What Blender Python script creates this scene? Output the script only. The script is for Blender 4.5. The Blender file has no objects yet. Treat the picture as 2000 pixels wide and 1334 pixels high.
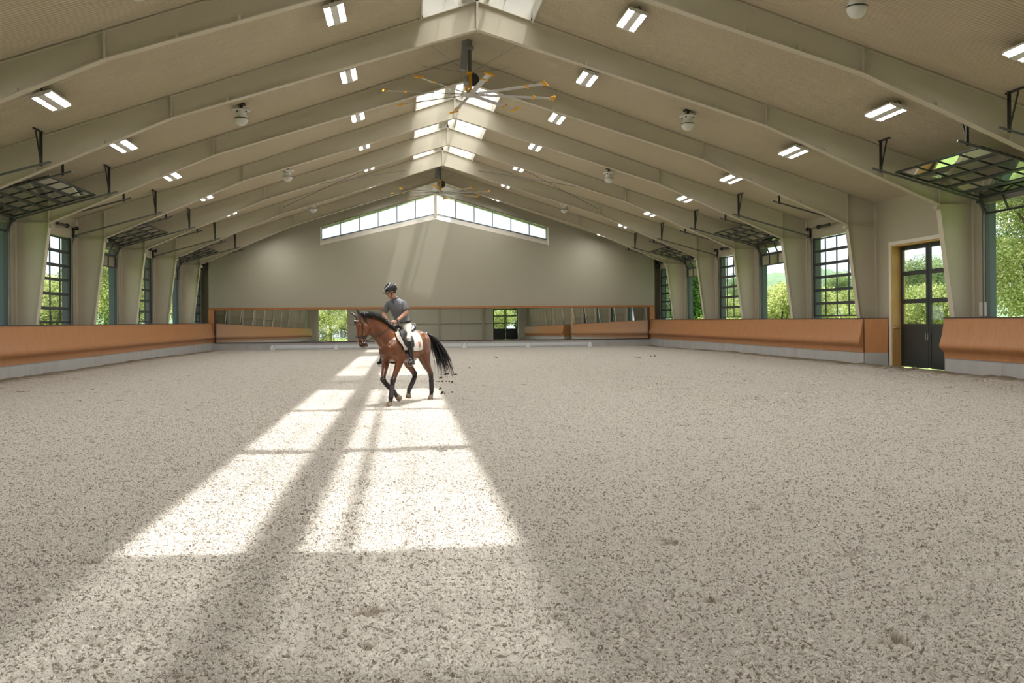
import bpy, bmesh, math, random
from mathutils import Vector, Matrix, noise
PI = math.pi
random.seed(7)
scene = bpy.context.scene
COL = scene.collection

# ------------------------------------------------------------------ layout (metres)
CX = 2.165                    # ridge line
CAMH = 1.75
FOCAL = 1967.64               # focal length in pixels of a 2000 px wide frame
YAW, ROLL, V0 = 0.107998, -0.0084838, 625.30
Y0, BAY = 28.468, 6.22632     # first steel frame seen whole, bay length
YW = 64.81                    # far wall
YB = -8.0                     # wall behind the camera
HW = 14.80                    # ridge to side wall
def FY(k): return Y0 + k*BAY
def roof(d): return 10.78 - abs(d)/3.0

# ------------------------------------------------------------------ helpers
def link(o, parent=None):
    COL.objects.link(o)
    if parent is not None: o.parent = parent
    return o
def setp(o, label=None, cat=None, group=None, kind=None):
    if label: o['label'] = label
    if cat: o['category'] = cat
    if group: o['group'] = group
    if kind: o['kind'] = kind
    return o
def empty(name, loc=(0, 0, 0), rz=0.0):
    o = bpy.data.objects.new(name, None)
    o.empty_display_size = .2
    o.location = loc; o.rotation_euler = (0, 0, rz)
    return link(o)
def copy_tree(o, parent=None):
    c = o.copy(); COL.objects.link(c)
    if parent is not None: c.parent = parent
    for ch in list(o.children): copy_tree(ch, c)
    return c

class MB:
    def __init__(s): s.v = []; s.f = []
    def add(s, vs, fs):
        n = len(s.v); s.v += [Vector(p) for p in vs]; s.f += [tuple(i+n for i in f) for f in fs]
    def box(s, a, b):
        x0, y0, z0 = a; x1, y1, z1 = b
        s.add([(x0,y0,z0),(x1,y0,z0),(x1,y1,z0),(x0,y1,z0),(x0,y0,z1),(x1,y0,z1),(x1,y1,z1),(x0,y1,z1)],
              [(0,3,2,1),(4,5,6,7),(0,1,5,4),(1,2,6,5),(2,3,7,6),(3,0,4,7)])
    def bar(s, p, q, w, h, up=(0,0,1)):
        """box beam from p to q, width w (sideways) and height h (towards up)"""
        p = Vector(p); q = Vector(q); d = (q-p).normalized(); u = Vector(up)
        sd = d.cross(u)
        if sd.length < 1e-5: u = Vector((1,0,0)); sd = d.cross(u)
        sd.normalize(); u = sd.cross(d).normalized()
        vs = []
        for c in (p, q):
            for a, b in ((-1,-1),(1,-1),(1,1),(-1,1)): vs.append(c+sd*(a*w/2)+u*(b*h/2))
        s.add(vs, [(3,2,1,0),(4,5,6,7),(0,1,5,4),(1,2,6,5),(2,3,7,6),(3,0,4,7)])
    def prism(s, poly, n):
        """closed polygon (3-D points) swept along vector n"""
        n = Vector(n); k = len(poly); P = [Vector(p) for p in poly]
        s.add(P+[p+n for p in P], [tuple(range(k-1,-1,-1)), tuple(range(k,2*k))] +
              [(i,(i+1)%k,(i+1)%k+k,i+k) for i in range(k)])
    def tube(s, pts, r, n=8, caps=True):
        pts = [Vector(p) for p in pts]; m = len(pts)
        rs = r if isinstance(r, (list, tuple)) else [r]*m
        rings = []; pu = None
        for i in range(m):
            d = (pts[min(i+1,m-1)]-pts[max(i-1,0)])
            d = d.normalized() if d.length > 1e-9 else Vector((0,0,1))
            if pu is None:
                pu = Vector((0,0,1)) if abs(d.z) < .9 else Vector((1,0,0))
            u = pu-d*pu.dot(d)
            u = u.normalized() if u.length > 1e-6 else d.orthogonal().normalized()
            pu = u; w = d.cross(u)
            rings.append([pts[i]+(u*math.cos(2*PI*k/n)+w*math.sin(2*PI*k/n))*rs[i] for k in range(n)])
        s.loft(rings, caps)
    def loft(s, rings, caps=True):
        n = len(rings[0]); b = len(s.v); m = len(rings)
        for r in rings: s.v += [Vector(p) for p in r]
        for i in range(m-1):
            for k in range(n):
                k2 = (k+1) % n
                s.f.append((b+i*n+k, b+i*n+k2, b+(i+1)*n+k2, b+(i+1)*n+k))
        if caps:
            s.f.append(tuple(b+k for k in range(n-1,-1,-1)))
            s.f.append(tuple(b+(m-1)*n+k for k in range(n)))
    def lathe(s, prof, c=(0,0,0), n=24):
        c = Vector(c)
        s.loft([[c+Vector((r*math.cos(2*PI*k/n), r*math.sin(2*PI*k/n), z)) for k in range(n)] for r, z in prof])
    def ball(s, c, r, nu=12, nv=8, sc=(1,1,1), rot=None):
        c = Vector(c); rings = []
        for j in range(nv+1):
            a = -PI/2+PI*j/nv; rr = max(math.cos(a), .02); ring = []
            for k in range(nu):
                p = Vector((rr*math.cos(2*PI*k/nu)*sc[0], rr*math.sin(2*PI*k/nu)*sc[1], math.sin(a)*sc[2]))*r
                ring.append(c+(rot @ p if rot is not None else p))
            rings.append(ring)
        s.loft(rings)
    def mesh(s, name, fix=True):
        m = bpy.data.meshes.new(name); m.from_pydata([tuple(v) for v in s.v], [], s.f)
        if fix:
            bm = bmesh.new(); bm.from_mesh(m); bmesh.ops.recalc_face_normals(bm, faces=bm.faces); bm.to_mesh(m); bm.free()
        m.update(); return m
    def build(s, name, mat, parent=None, smooth=False, fix=True, bevel=0):
        m = s.mesh(name, fix)
        if mat: m.materials.append(mat)
        o = bpy.data.objects.new(name, m); link(o, parent)
        if smooth: shade(m)
        if bevel:
            b = o.modifiers.new('b', 'BEVEL'); b.width = bevel; b.segments = 2; b.limit_method = 'ANGLE'
        return o
def shade(m, ang=None):
    m.polygons.foreach_set('use_smooth', [True]*len(m.polygons)); m.update()

# ------------------------------------------------------------------ materials
def nodes(name):
    m = bpy.data.materials.new(name); m.use_nodes = True
    nt = m.node_tree; nt.nodes.clear()
    out = nt.nodes.new('ShaderNodeOutputMaterial')
    return m, nt, out
def N(nt, t, **kw):
    n = nt.nodes.new(t)
    for k, v in kw.items():
        if k.startswith('i_'):
            key = k[2:].replace('_', ' ')
            n.inputs[int(key) if key.isdigit() else key].default_value = v
        else: setattr(n, k, v)
    return n
def mk(name, col, rough=.6, metal=0., var=.12, scale=3., bump=0., bscale=40., stretch=(1,1,1), spec=.5, col2=None, coat=0.):
    """principled surface whose colour wanders a little with a noise in object space"""
    m, nt, out = nodes(name); L = nt.links.new
    b = N(nt, 'ShaderNodeBsdfPrincipled', i_Roughness=rough, i_Metallic=metal)
    b.inputs['Specular IOR Level'].default_value = spec
    b.inputs['Coat Weight'].default_value = coat
    tc = N(nt, 'ShaderNodeTexCoord'); mp = N(nt, 'ShaderNodeMapping'); mp.inputs['Scale'].default_value = stretch
    nz = N(nt, 'ShaderNodeTexNoise', i_Scale=scale, i_Detail=5.); mx = N(nt, 'ShaderNodeMix', data_type='RGBA')
    c2 = col2 if col2 else tuple(max(0, c*(1-var)) for c in col)
    c1 = col if col2 else tuple(min(1, c*(1+var*.6)) for c in col)
    mx.inputs['A'].default_value = (*c1, 1); mx.inputs['B'].default_value = (*c2, 1)
    L(tc.outputs['Object'], mp.inputs[0]); L(mp.outputs[0], nz.inputs['Vector']); L(nz.outputs['Fac'], mx.inputs['Factor'])
    L(mx.outputs['Result'], b.inputs['Base Color'])
    if bump:
        n2 = N(nt, 'ShaderNodeTexNoise', i_Scale=bscale, i_Detail=4.); bp = N(nt, 'ShaderNodeBump', i_Strength=bump, i_Distance=.01)
        L(mp.outputs[0], n2.inputs['Vector']); L(n2.outputs['Fac'], bp.inputs['Height']); L(bp.outputs[0], b.inputs['Normal'])
    L(b.outputs[0], out.inputs[0]); return m
def emit(name, col, st):
    m, nt, out = nodes(name); e = N(nt, 'ShaderNodeEmission', i_Strength=st); e.inputs[0].default_value = (*col, 1)
    nt.links.new(e.outputs[0], out.inputs[0]); return m
def glass(name, tint, trans=None, milk=0., ior=1.5):
    """thin pane: clear transmission, fresnel reflection, optional milky scatter"""
    m, nt, out = nodes(name); L = nt.links.new
    t = N(nt, 'ShaderNodeBsdfTransparent'); t.inputs[0].default_value = (*tint, 1)
    g = N(nt, 'ShaderNodeBsdfGlossy', i_Roughness=.015); g.inputs[0].default_value = (1,1,1,1)
    fr = N(nt, 'ShaderNodeFresnel', i_IOR=ior); mx = N(nt, 'ShaderNodeMixShader')
    L(fr.outputs[0], mx.inputs[0]); base = t
    if milk:
        tr = N(nt, 'ShaderNodeBsdfTranslucent'); tr.inputs[0].default_value = (.98,.99,1,1)
        nz = N(nt, 'ShaderNodeTexNoise', i_Scale=9., i_Detail=2.); tc = N(nt, 'ShaderNodeTexCoord'); mp = N(nt, 'ShaderNodeMapping'); mp.inputs['Scale'].default_value = (1,1,.15)
        L(tc.outputs['Object'], mp.inputs[0]); L(mp.outputs[0], nz.inputs['Vector'])
        mr = N(nt, 'ShaderNodeMapRange', i_To_Min=milk*.9, i_To_Max=milk*1.1); L(nz.outputs['Fac'], mr.inputs[0])
        m2 = N(nt, 'ShaderNodeMixShader'); L(mr.outputs[0], m2.inputs[0]); L(t.outputs[0], m2.inputs[1]); L(tr.outputs[0], m2.inputs[2]); base = m2
    L(base.outputs[0], mx.inputs[1]); L(g.outputs[0], mx.inputs[2]); L(mx.outputs[0], out.inputs[0]); return m

M = {}
M['steel']   = mk('cream_steel', (.56,.505,.39), .5, var=.05, scale=1.5)
M['liner']   = mk('cream_liner', (.53,.455,.33), .55, var=.05, scale=.6)
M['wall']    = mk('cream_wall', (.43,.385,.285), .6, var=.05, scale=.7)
M['trim']    = mk('white_trim', (.74,.70,.62), .5, var=.05)
M['endwall'] = None
M['wood']    = None
M['conc']    = mk('cast_concrete', (.44,.435,.42), .85, var=.22, scale=2.2, bump=.25, bscale=30, stretch=(1,1,.5))
M['black']   = mk('black_metal', (.022,.021,.02), .45, var=.2)
M['dark']    = mk('dark_frame', (.028,.034,.036), .4, var=.15)
M['galv']    = mk('galvanised_track', (.16,.17,.17), .45, .6, var=.2, scale=8)
M['bluejamb']= mk('blue_grey_cladding', (.085,.118,.132), .6, var=.12, scale=2)
M['fanmetal']= mk('brushed_aluminium', (.50,.49,.47), .4, .5, var=.1, scale=10)
M['yellow']  = mk('yellow_plastic', (.78,.40,.03), .6, var=.08)
M['mast']    = mk('grey_mast', (.26,.26,.26), .5, .2, var=.15)
M['white']   = mk('white_plastic', (.72,.70,.66), .4, var=.04)
M['band']    = mk('black_band', (.02,.02,.02), .4)
M['lens']    = emit('led_lens', (1.,.97,.93), 110.)
M['housing'] = mk('led_housing', (.70,.68,.64), .45, var=.05)
M['pine']    = mk('pine_jamb', (.62,.36,.12), .55, var=.25, scale=3, stretch=(8,8,.6))
M['door']    = mk('dark_green_door', (.020,.026,.025), .35, var=.2)
M['glass']   = glass('window_glass', (.86,.92,.92))
M['doorglass']= glass('overhead_glass', (.80,.83,.82), ior=1.7)
M['poly']    = glass('skylight_sheet', (.88,.92,.96), milk=.55, ior=1.2)
M['clere']   = glass('clerestory_sheet', (.86,.93,.97), milk=.30, ior=1.2)
M['grey']    = mk('grey_mullion', (.13,.15,.19), .5)
M['silver']  = mk('satin_steel', (.55,.56,.58), .25, .9)
M['paper']   = mk('white_paper', (.75,.73,.68), .8, var=.03)
M['rail']    = mk('white_rail', (.60,.62,.63), .5, var=.06)
def mat_endwall():
    m, nt, out = nodes('far_wall_liner'); L = nt.links.new
    b = N(nt, 'ShaderNodeBsdfPrincipled', i_Roughness=.55)
    tc = N(nt, 'ShaderNodeTexCoord'); sep = N(nt, 'ShaderNodeSeparateXYZ'); L(tc.outputs['Object'], sep.inputs[0])
    nz = N(nt, 'ShaderNodeTexNoise', i_Scale=.5, i_Detail=4.); L(tc.outputs['Object'], nz.inputs['Vector'])
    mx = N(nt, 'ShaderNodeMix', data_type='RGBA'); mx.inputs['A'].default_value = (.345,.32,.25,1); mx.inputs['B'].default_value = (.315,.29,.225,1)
    L(nz.outputs['Fac'], mx.inputs['Factor']); L(mx.outputs['Result'], b.inputs['Base Color'])
    # horizontal panel seams every 2.05 m and a fine vertical rib
    a = N(nt, 'ShaderNodeMath', operation='FRACT'); a0 = N(nt, 'ShaderNodeMath', operation='MULTIPLY', i_1=1/2.05); L(sep.outputs['Z'], a0.inputs[0]); L(a0.outputs[0], a.inputs[0])
    c = N(nt, 'ShaderNodeMath', operation='LESS_THAN', i_1=.008); L(a.outputs[0], c.inputs[0])
    r0 = N(nt, 'ShaderNodeMath', operation='MULTIPLY', i_1=2*PI/.3); L(sep.outputs['X'], r0.inputs[0]); r = N(nt, 'ShaderNodeMath', operation='SINE'); L(r0.outputs[0], r.inputs[0])
    r2 = N(nt, 'ShaderNodeMath', operation='MULTIPLY', i_1=.25); L(r.outputs[0], r2.inputs[0])
    s = N(nt, 'ShaderNodeMath', operation='SUBTRACT'); L(r2.outputs[0], s.inputs[0]); L(c.outputs[0], s.inputs[1])
    bp = N(nt, 'ShaderNodeBump', i_Strength=.12, i_Distance=.02); L(s.outputs[0], bp.inputs['Height']); L(bp.outputs[0], b.inputs['Normal'])
    L(b.outputs[0], out.inputs[0]); return m
M['endwall'] = mat_endwall()

def mat_wood(name, a, bcol, rough=.38):
    m, nt, out = nodes(name); L = nt.links.new
    b = N(nt, 'ShaderNodeBsdfPrincipled', i_Roughness=rough)
    tc = N(nt, 'ShaderNodeTexCoord'); mp = N(nt, 'ShaderNodeMapping'); mp.inputs['Scale'].default_value = (2,2,.35)
    L(tc.outputs['Object'], mp.inputs[0])
    nz = N(nt, 'ShaderNodeTexNoise', i_Scale=3., i_Detail=6., i_Distortion=1.2); L(mp.outputs[0], nz.inputs['Vector'])
    n2 = N(nt, 'ShaderNodeTexNoise', i_Scale=60., i_Detail=3.); L(mp.outputs[0], n2.inputs['Vector'])
    mx = N(nt, 'ShaderNodeMix', data_type='RGBA'); mx.inputs['A'].default_value = (*a,1); mx.inputs['B'].default_value = (*bcol,1)
    ad = N(nt, 'ShaderNodeMath', operation='MULTIPLY_ADD', i_1=.35, i_2=.0); L(n2.outputs['Fac'], ad.inputs[0])
    a2 = N(nt, 'ShaderNodeMath', operation='MULTIPLY_ADD', i_1=1.1); L(nz.outputs['Fac'], a2.inputs[0]); 
    sb = N(nt, 'ShaderNodeMath', operation='SUBTRACT', i_1=.15); L(ad.outputs[0], sb.inputs[0]); L(sb.outputs[0], a2.inputs[2])
    L(a2.outputs[0], mx.inputs['Factor'])
    # butt joints between the plywood sheets every 2.44 m along the wall
    sep = N(nt, 'ShaderNodeSeparateXYZ'); L(tc.outputs['Object'], sep.inputs[0])
    f0 = N(nt, 'ShaderNodeMath', operation='MULTIPLY', i_1=1/2.44); L(sep.outputs['Y'], f0.inputs[0]); f1 = N(nt, 'ShaderNodeMath', operation='FRACT'); L(f0.outputs[0], f1.inputs[0])
    f2 = N(nt, 'ShaderNodeMath', operation='LESS_THAN', i_1=.004); L(f1.outputs[0], f2.inputs[0])
    m3 = N(nt, 'ShaderNodeMix', data_type='RGBA'); L(f2.outputs[0], m3.inputs['Factor']); L(mx.outputs['Result'], m3.inputs['A']); m3.inputs['B'].default_value = (bcol[0]*.5,bcol[1]*.5,bcol[2]*.5,1)
    L(m3.outputs['Result'], b.inputs['Base Color'])
    L(b.outputs[0], out.inputs[0]); return m
M['wood'] = mat_wood('stained_plywood', (.52,.235,.085), (.36,.145,.045))
M['woodrail'] = mat_wood('stained_rail', (.40,.17,.055), (.28,.11,.035), .45)
M['woodplain'] = mk('stained_end_panel', (.50,.22,.075), .45, var=.22, scale=3, stretch=(3,3,.5))

def mat_mirror():
    m, nt, out = nodes('mirror_glass'); g = N(nt, 'ShaderNodeBsdfGlossy', i_Roughness=.0); g.inputs[0].default_value = (.80,.83,.80,1)
    nt.links.new(g.outputs[0], out.inputs[0]); return m
M['mirror'] = mat_mirror()

def mat_sand():
    m, nt, out = nodes('arena_footing'); L = nt.links.new
    b = N(nt, 'ShaderNodeBsdfPrincipled', i_Roughness=.95); b.inputs['Specular IOR Level'].default_value = .12
    geo = N(nt, 'ShaderNodeNewGeometry'); P = geo.outputs['Position']
    def noise_(scale, detail, rough=.5, dist=0., vec=P):
        n = N(nt, 'ShaderNodeTexNoise', i_Scale=scale, i_Detail=detail, i_Roughness=rough, i_Distortion=dist); L(vec, n.inputs['Vector']); return n.outputs['Fac']
    def math_(op, a, b_=None, c=None):
        n = N(nt, 'ShaderNodeMath', operation=op)
        for i, x in enumerate((a, b_, c)):
            if x is None: continue
            if isinstance(x, (int, float)): n.inputs[i].default_value = x
            else: L(x, n.inputs[i])
        return n.outputs[0]
    def ramp(x, a, b_, lo=0., hi=1.):
        n = N(nt, 'ShaderNodeMapRange', i_From_Min=a, i_From_Max=b_, i_To_Min=lo, i_To_Max=hi, interpolation_type='SMOOTHSTEP'); L(x, n.inputs[0]); return n.outputs[0]
    big = noise_(.55, 2.)                      # gentle roll of the raked surface
    mid = noise_(3.2, 2., .55, .4)             # hoof-sized scuffs
    clump = noise_(33., 2.5, .62, .7)           # curled fibre clumps
    fine = noise_(90., 2., .6, .5)
    pits = ramp(mid, .26, .38)                 # 0 in rare deeper scuffs
    lump = ramp(clump, .30, .68)
    holes = ramp(clump, .36, .50)              # dark gaps between the clumps
    h = math_('MULTIPLY_ADD', lump, .034, math_('MULTIPLY', fine, .011))
    h = math_('ADD', h, math_('MULTIPLY', pits, .040))
    h = math_('ADD', h, math_('MULTIPLY', mid, .030))
    h = math_('ADD', h, math_('MULTIPLY', big, .05))
    # tyre chevrons left by the drag tractor, far right
    sep = N(nt, 'ShaderNodeSeparateXYZ'); L(P, sep.inputs[0])
    lane = math_('FRACT', math_('MULTIPLY', sep.outputs['Y'], 1/1.25))
    tri = math_('ABSOLUTE', math_('SUBTRACT', lane, .5))
    wob = math_('MULTIPLY', noise_(.25, 2.), 5.)
    ch = math_('SINE', math_('MULTIPLY', math_('ADD', math_('ADD', sep.outputs['X'], wob), math_('MULTIPLY', tri, .55)), 2*PI/.20))
    msk = math_('MULTIPLY', ramp(sep.outputs['X'], 3.5, 5.5), math_('MULTIPLY', ramp(sep.outputs['Y'], 17.5, 20.), ramp(sep.outputs['Y'], 33., 37., 1., 0.)))
    msk = math_('MULTIPLY', msk, ramp(noise_(.35, 2.), .40, .60))
    h = math_('ADD', h, math_('MULTIPLY', math_('MULTIPLY', ch, msk), .04))
    dsp = N(nt, 'ShaderNodeDisplacement', i_Midlevel=0.09, i_Scale=1.0); L(h, dsp.inputs['Height']); L(dsp.outputs[0], out.inputs['Displacement'])
    # colour: pale grey-beige clumps, with the shade between them painted in darker
    c1 = N(nt, 'ShaderNodeMix', data_type='RGBA'); c1.inputs['A'].default_value = (.28,.235,.18,1); c1.inputs['B'].default_value = (.79,.735,.655,1); L(holes, c1.inputs['Factor'])
    c2 = N(nt, 'ShaderNodeMix', data_type='RGBA', blend_type='MULTIPLY'); L(c1.outputs['Result'], c2.inputs['A'])
    c2.inputs['Factor'].default_value = 1.
    tone = math_('MULTIPLY_ADD', fine, .30, .86); cb = N(nt, 'ShaderNodeCombineColor'); L(tone, cb.inputs[0]); L(tone, cb.inputs[1]); L(tone, cb.inputs[2]); L(cb.outputs[0], c2.inputs['B'])
    c3 = N(nt, 'ShaderNodeMix', data_type='RGBA'); L(pits, c3.inputs['Factor']); c3.inputs['A'].default_value = (.36,.30,.225,1); L(c2.outputs['Result'], c3.inputs['B'])
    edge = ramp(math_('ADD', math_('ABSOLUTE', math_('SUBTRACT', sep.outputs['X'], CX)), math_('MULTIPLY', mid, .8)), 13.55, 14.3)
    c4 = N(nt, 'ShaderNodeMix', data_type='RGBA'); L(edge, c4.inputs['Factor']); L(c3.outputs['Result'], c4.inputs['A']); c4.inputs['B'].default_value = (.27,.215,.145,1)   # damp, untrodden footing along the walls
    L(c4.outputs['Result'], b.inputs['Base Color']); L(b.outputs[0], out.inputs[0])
    m.displacement_method = 'BOTH'
    return m
M['sand'] = mat_sand()

def mat_leaf(name, a, b_, c):
    m, nt, out = nodes(name); L = nt.links.new
    d = N(nt, 'ShaderNodeBsdfDiffuse'); t = N(nt, 'ShaderNodeBsdfTranslucent'); mx = N(nt, 'ShaderNodeMixShader', i_0=.35)
    geo = N(nt, 'ShaderNodeNewGeometry'); nz = N(nt, 'ShaderNodeTexNoise', i_Scale=.8, i_Detail=3.); L(geo.outputs['Position'], nz.inputs['Vector'])
    r = N(nt, 'ShaderNodeValToRGB'); r.color_ramp.elements[0].position = .32; r.color_ramp.elements[0].color = (*a,1); r.color_ramp.elements[1].position = .68; r.color_ramp.elements[1].color = (*c,1)
    e = r.color_ramp.elements.new(.5); e.color = (*b_,1)
    ad = N(nt, 'ShaderNodeMath', operation='MULTIPLY_ADD', i_1=.45, i_2=-.2); L(geo.outputs['Random Per Island'], ad.inputs[0])
    s = N(nt, 'ShaderNodeMath', operation='ADD'); L(nz.outputs['Fac'], s.inputs[0]); L(ad.outputs[0], s.inputs[1]); L(s.outputs[0], r.inputs[0])
    L(r.outputs[0], d.inputs[0]); L(r.outputs[0], t.inputs[0]); L(d.outputs[0], mx.inputs[1]); L(t.outputs[0], mx.inputs[2]); L(mx.outputs[0], out.inputs[0]); return m
M['leaf_y'] = mat_leaf('yellow_green_leaves', (.15,.21,.055), (.33,.39,.13), (.52,.55,.24))
M['leaf_g'] = mat_leaf('mid_green_leaves', (.085,.145,.05), (.19,.27,.10), (.33,.40,.18))
M['leaf_d'] = mat_leaf('dark_green_leaves', (.03,.08,.02), (.08,.18,.035), (.16,.30,.06))
M['bark']   = mk('bark', (.10,.075,.05), .9, var=.4, scale=6)
M['grass']  = mk('grass', (.13,.19,.04), .95, var=.5, scale=1.5, col2=(.08,.13,.025))
M['hill']   = mk('wooded_hill', (.095,.15,.075), 1., scale=.09, col2=(.055,.10,.06), bump=1., bscale=.25)
# ------------------------------------------------------------------ floor
def build_floor():
    """one sheet of footing, denser near the spot people see it from; banked 10 cm along the side walls"""
    mb = MB()
    def axis(lo, hi, steps):
        out = [lo]
        for a, b, st in steps:
            n = max(1, int(round((b-a)/st)))
            out += [a+(b-a)*(i+1)/n for i in range(n)]
        return out
    xl, xr = CX-14.07, CX+14.07
    xs = axis(xl, xr, [(xl,-8.,.5),(-8.,-4.2,.10),(-4.2,7.4,.018),(7.4,12.,.10),(12.,xr,.4)])
    ys = axis(YB, YW, [(YB,3.6,.8),(3.6,4.4,.1),(4.4,11.,.018),(11.,20.,.07),(20.,36.,.3),(36.,YW,1.2)])
    nx, ny = len(xs), len(ys)
    import numpy as np
    X, Y = np.meshgrid(np.array(xs), np.array(ys))
    d = np.abs(X-CX); t = np.clip((d-12.6)/1.47, 0, 1); t = t*t*(3-2*t)
    e = np.clip((60.-Y)/10., 0, 1)
    Z = t*(.10*e)
    co = np.stack([X, Y, Z], -1).reshape(-1, 3).astype('f4')
    idx = np.arange(nx*ny).reshape(ny, nx)
    q = np.stack([idx[:-1,:-1], idx[:-1,1:], idx[1:,1:], idx[1:,:-1]], -1).reshape(-1)
    m = bpy.data.meshes.new('floor'); m.vertices.add(nx*ny); m.vertices.foreach_set('co', co.ravel())
    nf = len(q)//4; m.loops.add(len(q)); m.loops.foreach_set('vertex_index', q.astype('i4'))
    m.polygons.add(nf); m.polygons.foreach_set('loop_start', np.arange(0, nf*4, 4).astype('i4'))
    m.polygons.foreach_set('use_smooth', [True]*nf)
    m.update(calc_edges=True); m.materials.append(M['sand'])
    o = bpy.data.objects.new('floor', m); link(o)
    setp(o, 'pale grey-beige sand and fibre footing of the riding arena', 'floor', kind='structure')
build_floor()

# ------------------------------------------------------------------ roof liner with skylight openings
OPEN = (-5, -3, -2, -1, 1, 2, 3, 5)
SKY = 1.57
def build_ceiling():
    mb = MB(); P = .11
    prof = [(0,0),(.040,0),(.055,.022),(.095,.022)]          # rib profile across one pitch (y, height)
    for s in (-1, 1):
        for k in range(-6, 6):
            ya, yb = (YB-.3, FY(-5)) if k == -6 else (FY(k), FY(k+1))
            d0 = SKY if k in OPEN else 0.
            d1 = HW+.15
            pts = []; y = ya
            while y < yb:
                for a, h in prof:
                    if y+a < yb: pts.append((y+a, h))
                y += P
            pts.append((yb, 0))
            b = len(mb.v)
            for yy, h in pts:
                mb.v.append(Vector((CX+s*d0, yy, roof(d0)+h))); mb.v.append(Vector((CX+s*d1, yy, roof(d1)+h)))
            for i in range(len(pts)-1):
                q = (b+2*i, b+2*i+1, b+2*i+3, b+2*i+2)
                mb.f.append(q if s < 0 else q[::-1])
    o = mb.build('ceiling', M['liner'], fix=False)
    setp(o, 'cream ribbed metal ceiling sloping up to the ridge skylights', 'ceiling', kind='structure')
    # weather roof above the liner
    mb = MB()
    for s in (-1, 1):
        for k in range(-6, 6):
            ya, yb = (YB-.6, FY(-5)) if k == -6 else (FY(k), FY(k+1) if k < 5 else 66.6)
            d0 = SKY if k in OPEN else 0.
            d1 = HW+1.75
            mb.prism([(CX+s*d0,ya,roof(d0)+.10),(CX+s*d1,ya,roof(d1)+.10),(CX+s*d1,ya,roof(d1)+.34),(CX+s*d0,ya,roof(d0)+.34)], (0,yb-ya,0))
    setp(mb.build('roof', M['bluejamb']), 'outer metal roof over the arena', 'roof', kind='structure')
build_ceiling()

win_n = 0
def next_win():
    global win_n; win_n += 1; return 'window_%d' % win_n
door_n = 0
def next_door():
    global door_n; door_n += 1; return 'door_%d' % door_n
ORD = ['first','second','third','fourth','fifth','sixth','seventh','eighth','ninth','tenth','eleventh','twelfth','thirteenth']

def build_skylight(k):
    ya, yb = FY(k)+.02, FY(k+1)-.02
    if k == 5: yb = 64.75
    r = empty(next_win(), (CX, (ya+yb)/2, roof(0)))
    setp(r, 'ridge skylight, %s clear bay counted from the far wall' % ORD[[5,3,2,1,-1,-2,-3,-5].index(k)], 'skylight', kind='structure')
    off = -Vector(r.location)
    def T(mb):
        mb.v = [v+off for v in mb.v]; return mb
    g = MB()
    for s in (-1, 1):
        g.add([(CX, ya, roof(0)+.33),(CX+s*(SKY+.02), ya, roof(SKY)+.33),(CX+s*(SKY+.02), yb, roof(SKY)+.33),(CX, yb, roof(0)+.33)], [(0,1,2,3)])
    T(g).build('glazing_sheet', M['poly'], r)
    c = MB()                                             # curb round the opening
    for s in (-1, 1):
        c.bar((CX+s*(SKY+.01), ya, roof(SKY)+.15), (CX+s*(SKY+.01), yb, roof(SKY)+.15), .03, .42)
        for y in (ya+.03, yb-.03):
            c.bar((CX, y, roof(0)+.16), (CX+s*SKY, y, roof(SKY)+.16), .03, .34)
    T(c).build('curb', M['trim'], r)
    m = MB()
    m.bar((CX-.37, ya, roof(.37)+.20), (CX-.37, yb, roof(.37)+.20), .14, .22)
    m.bar((CX-.08, ya, roof(.1)+.24), (CX-.08, yb, roof(.1)+.24), .16, .12)
    m.bar((CX-.22, ya, roof(.0)+.37), (CX-.22, yb, roof(.0)+.37), .36, .02)  # opaque strip added over the glazing to widen the dark floor stripe
    m.bar((CX+.305, ya, roof(.30)+.20), (CX+.305, yb, roof(.30)+.20), .07, .22)
    T(m).build('purlin_and_shade_strip', M['steel'], r)
    t = MB()
    for d in (-.89, .80):
        t.bar((CX+d, ya, roof(d)+.31), (CX+d, yb, roof(d)+.31), .018, .04)
    n = 5
    for i in range(1, n):
        y = ya+(yb-ya)*i/n
        for s in (-1, 1): t.bar((CX, y, roof(0)+.32), (CX+s*SKY, y, roof(SKY)+.32), .014, .03)
    T(t).build('glazing_bar', M['grey'], r)
for k in (5, 3, 2, 1, -1, -2, -3, -5): build_skylight(k)

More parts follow.
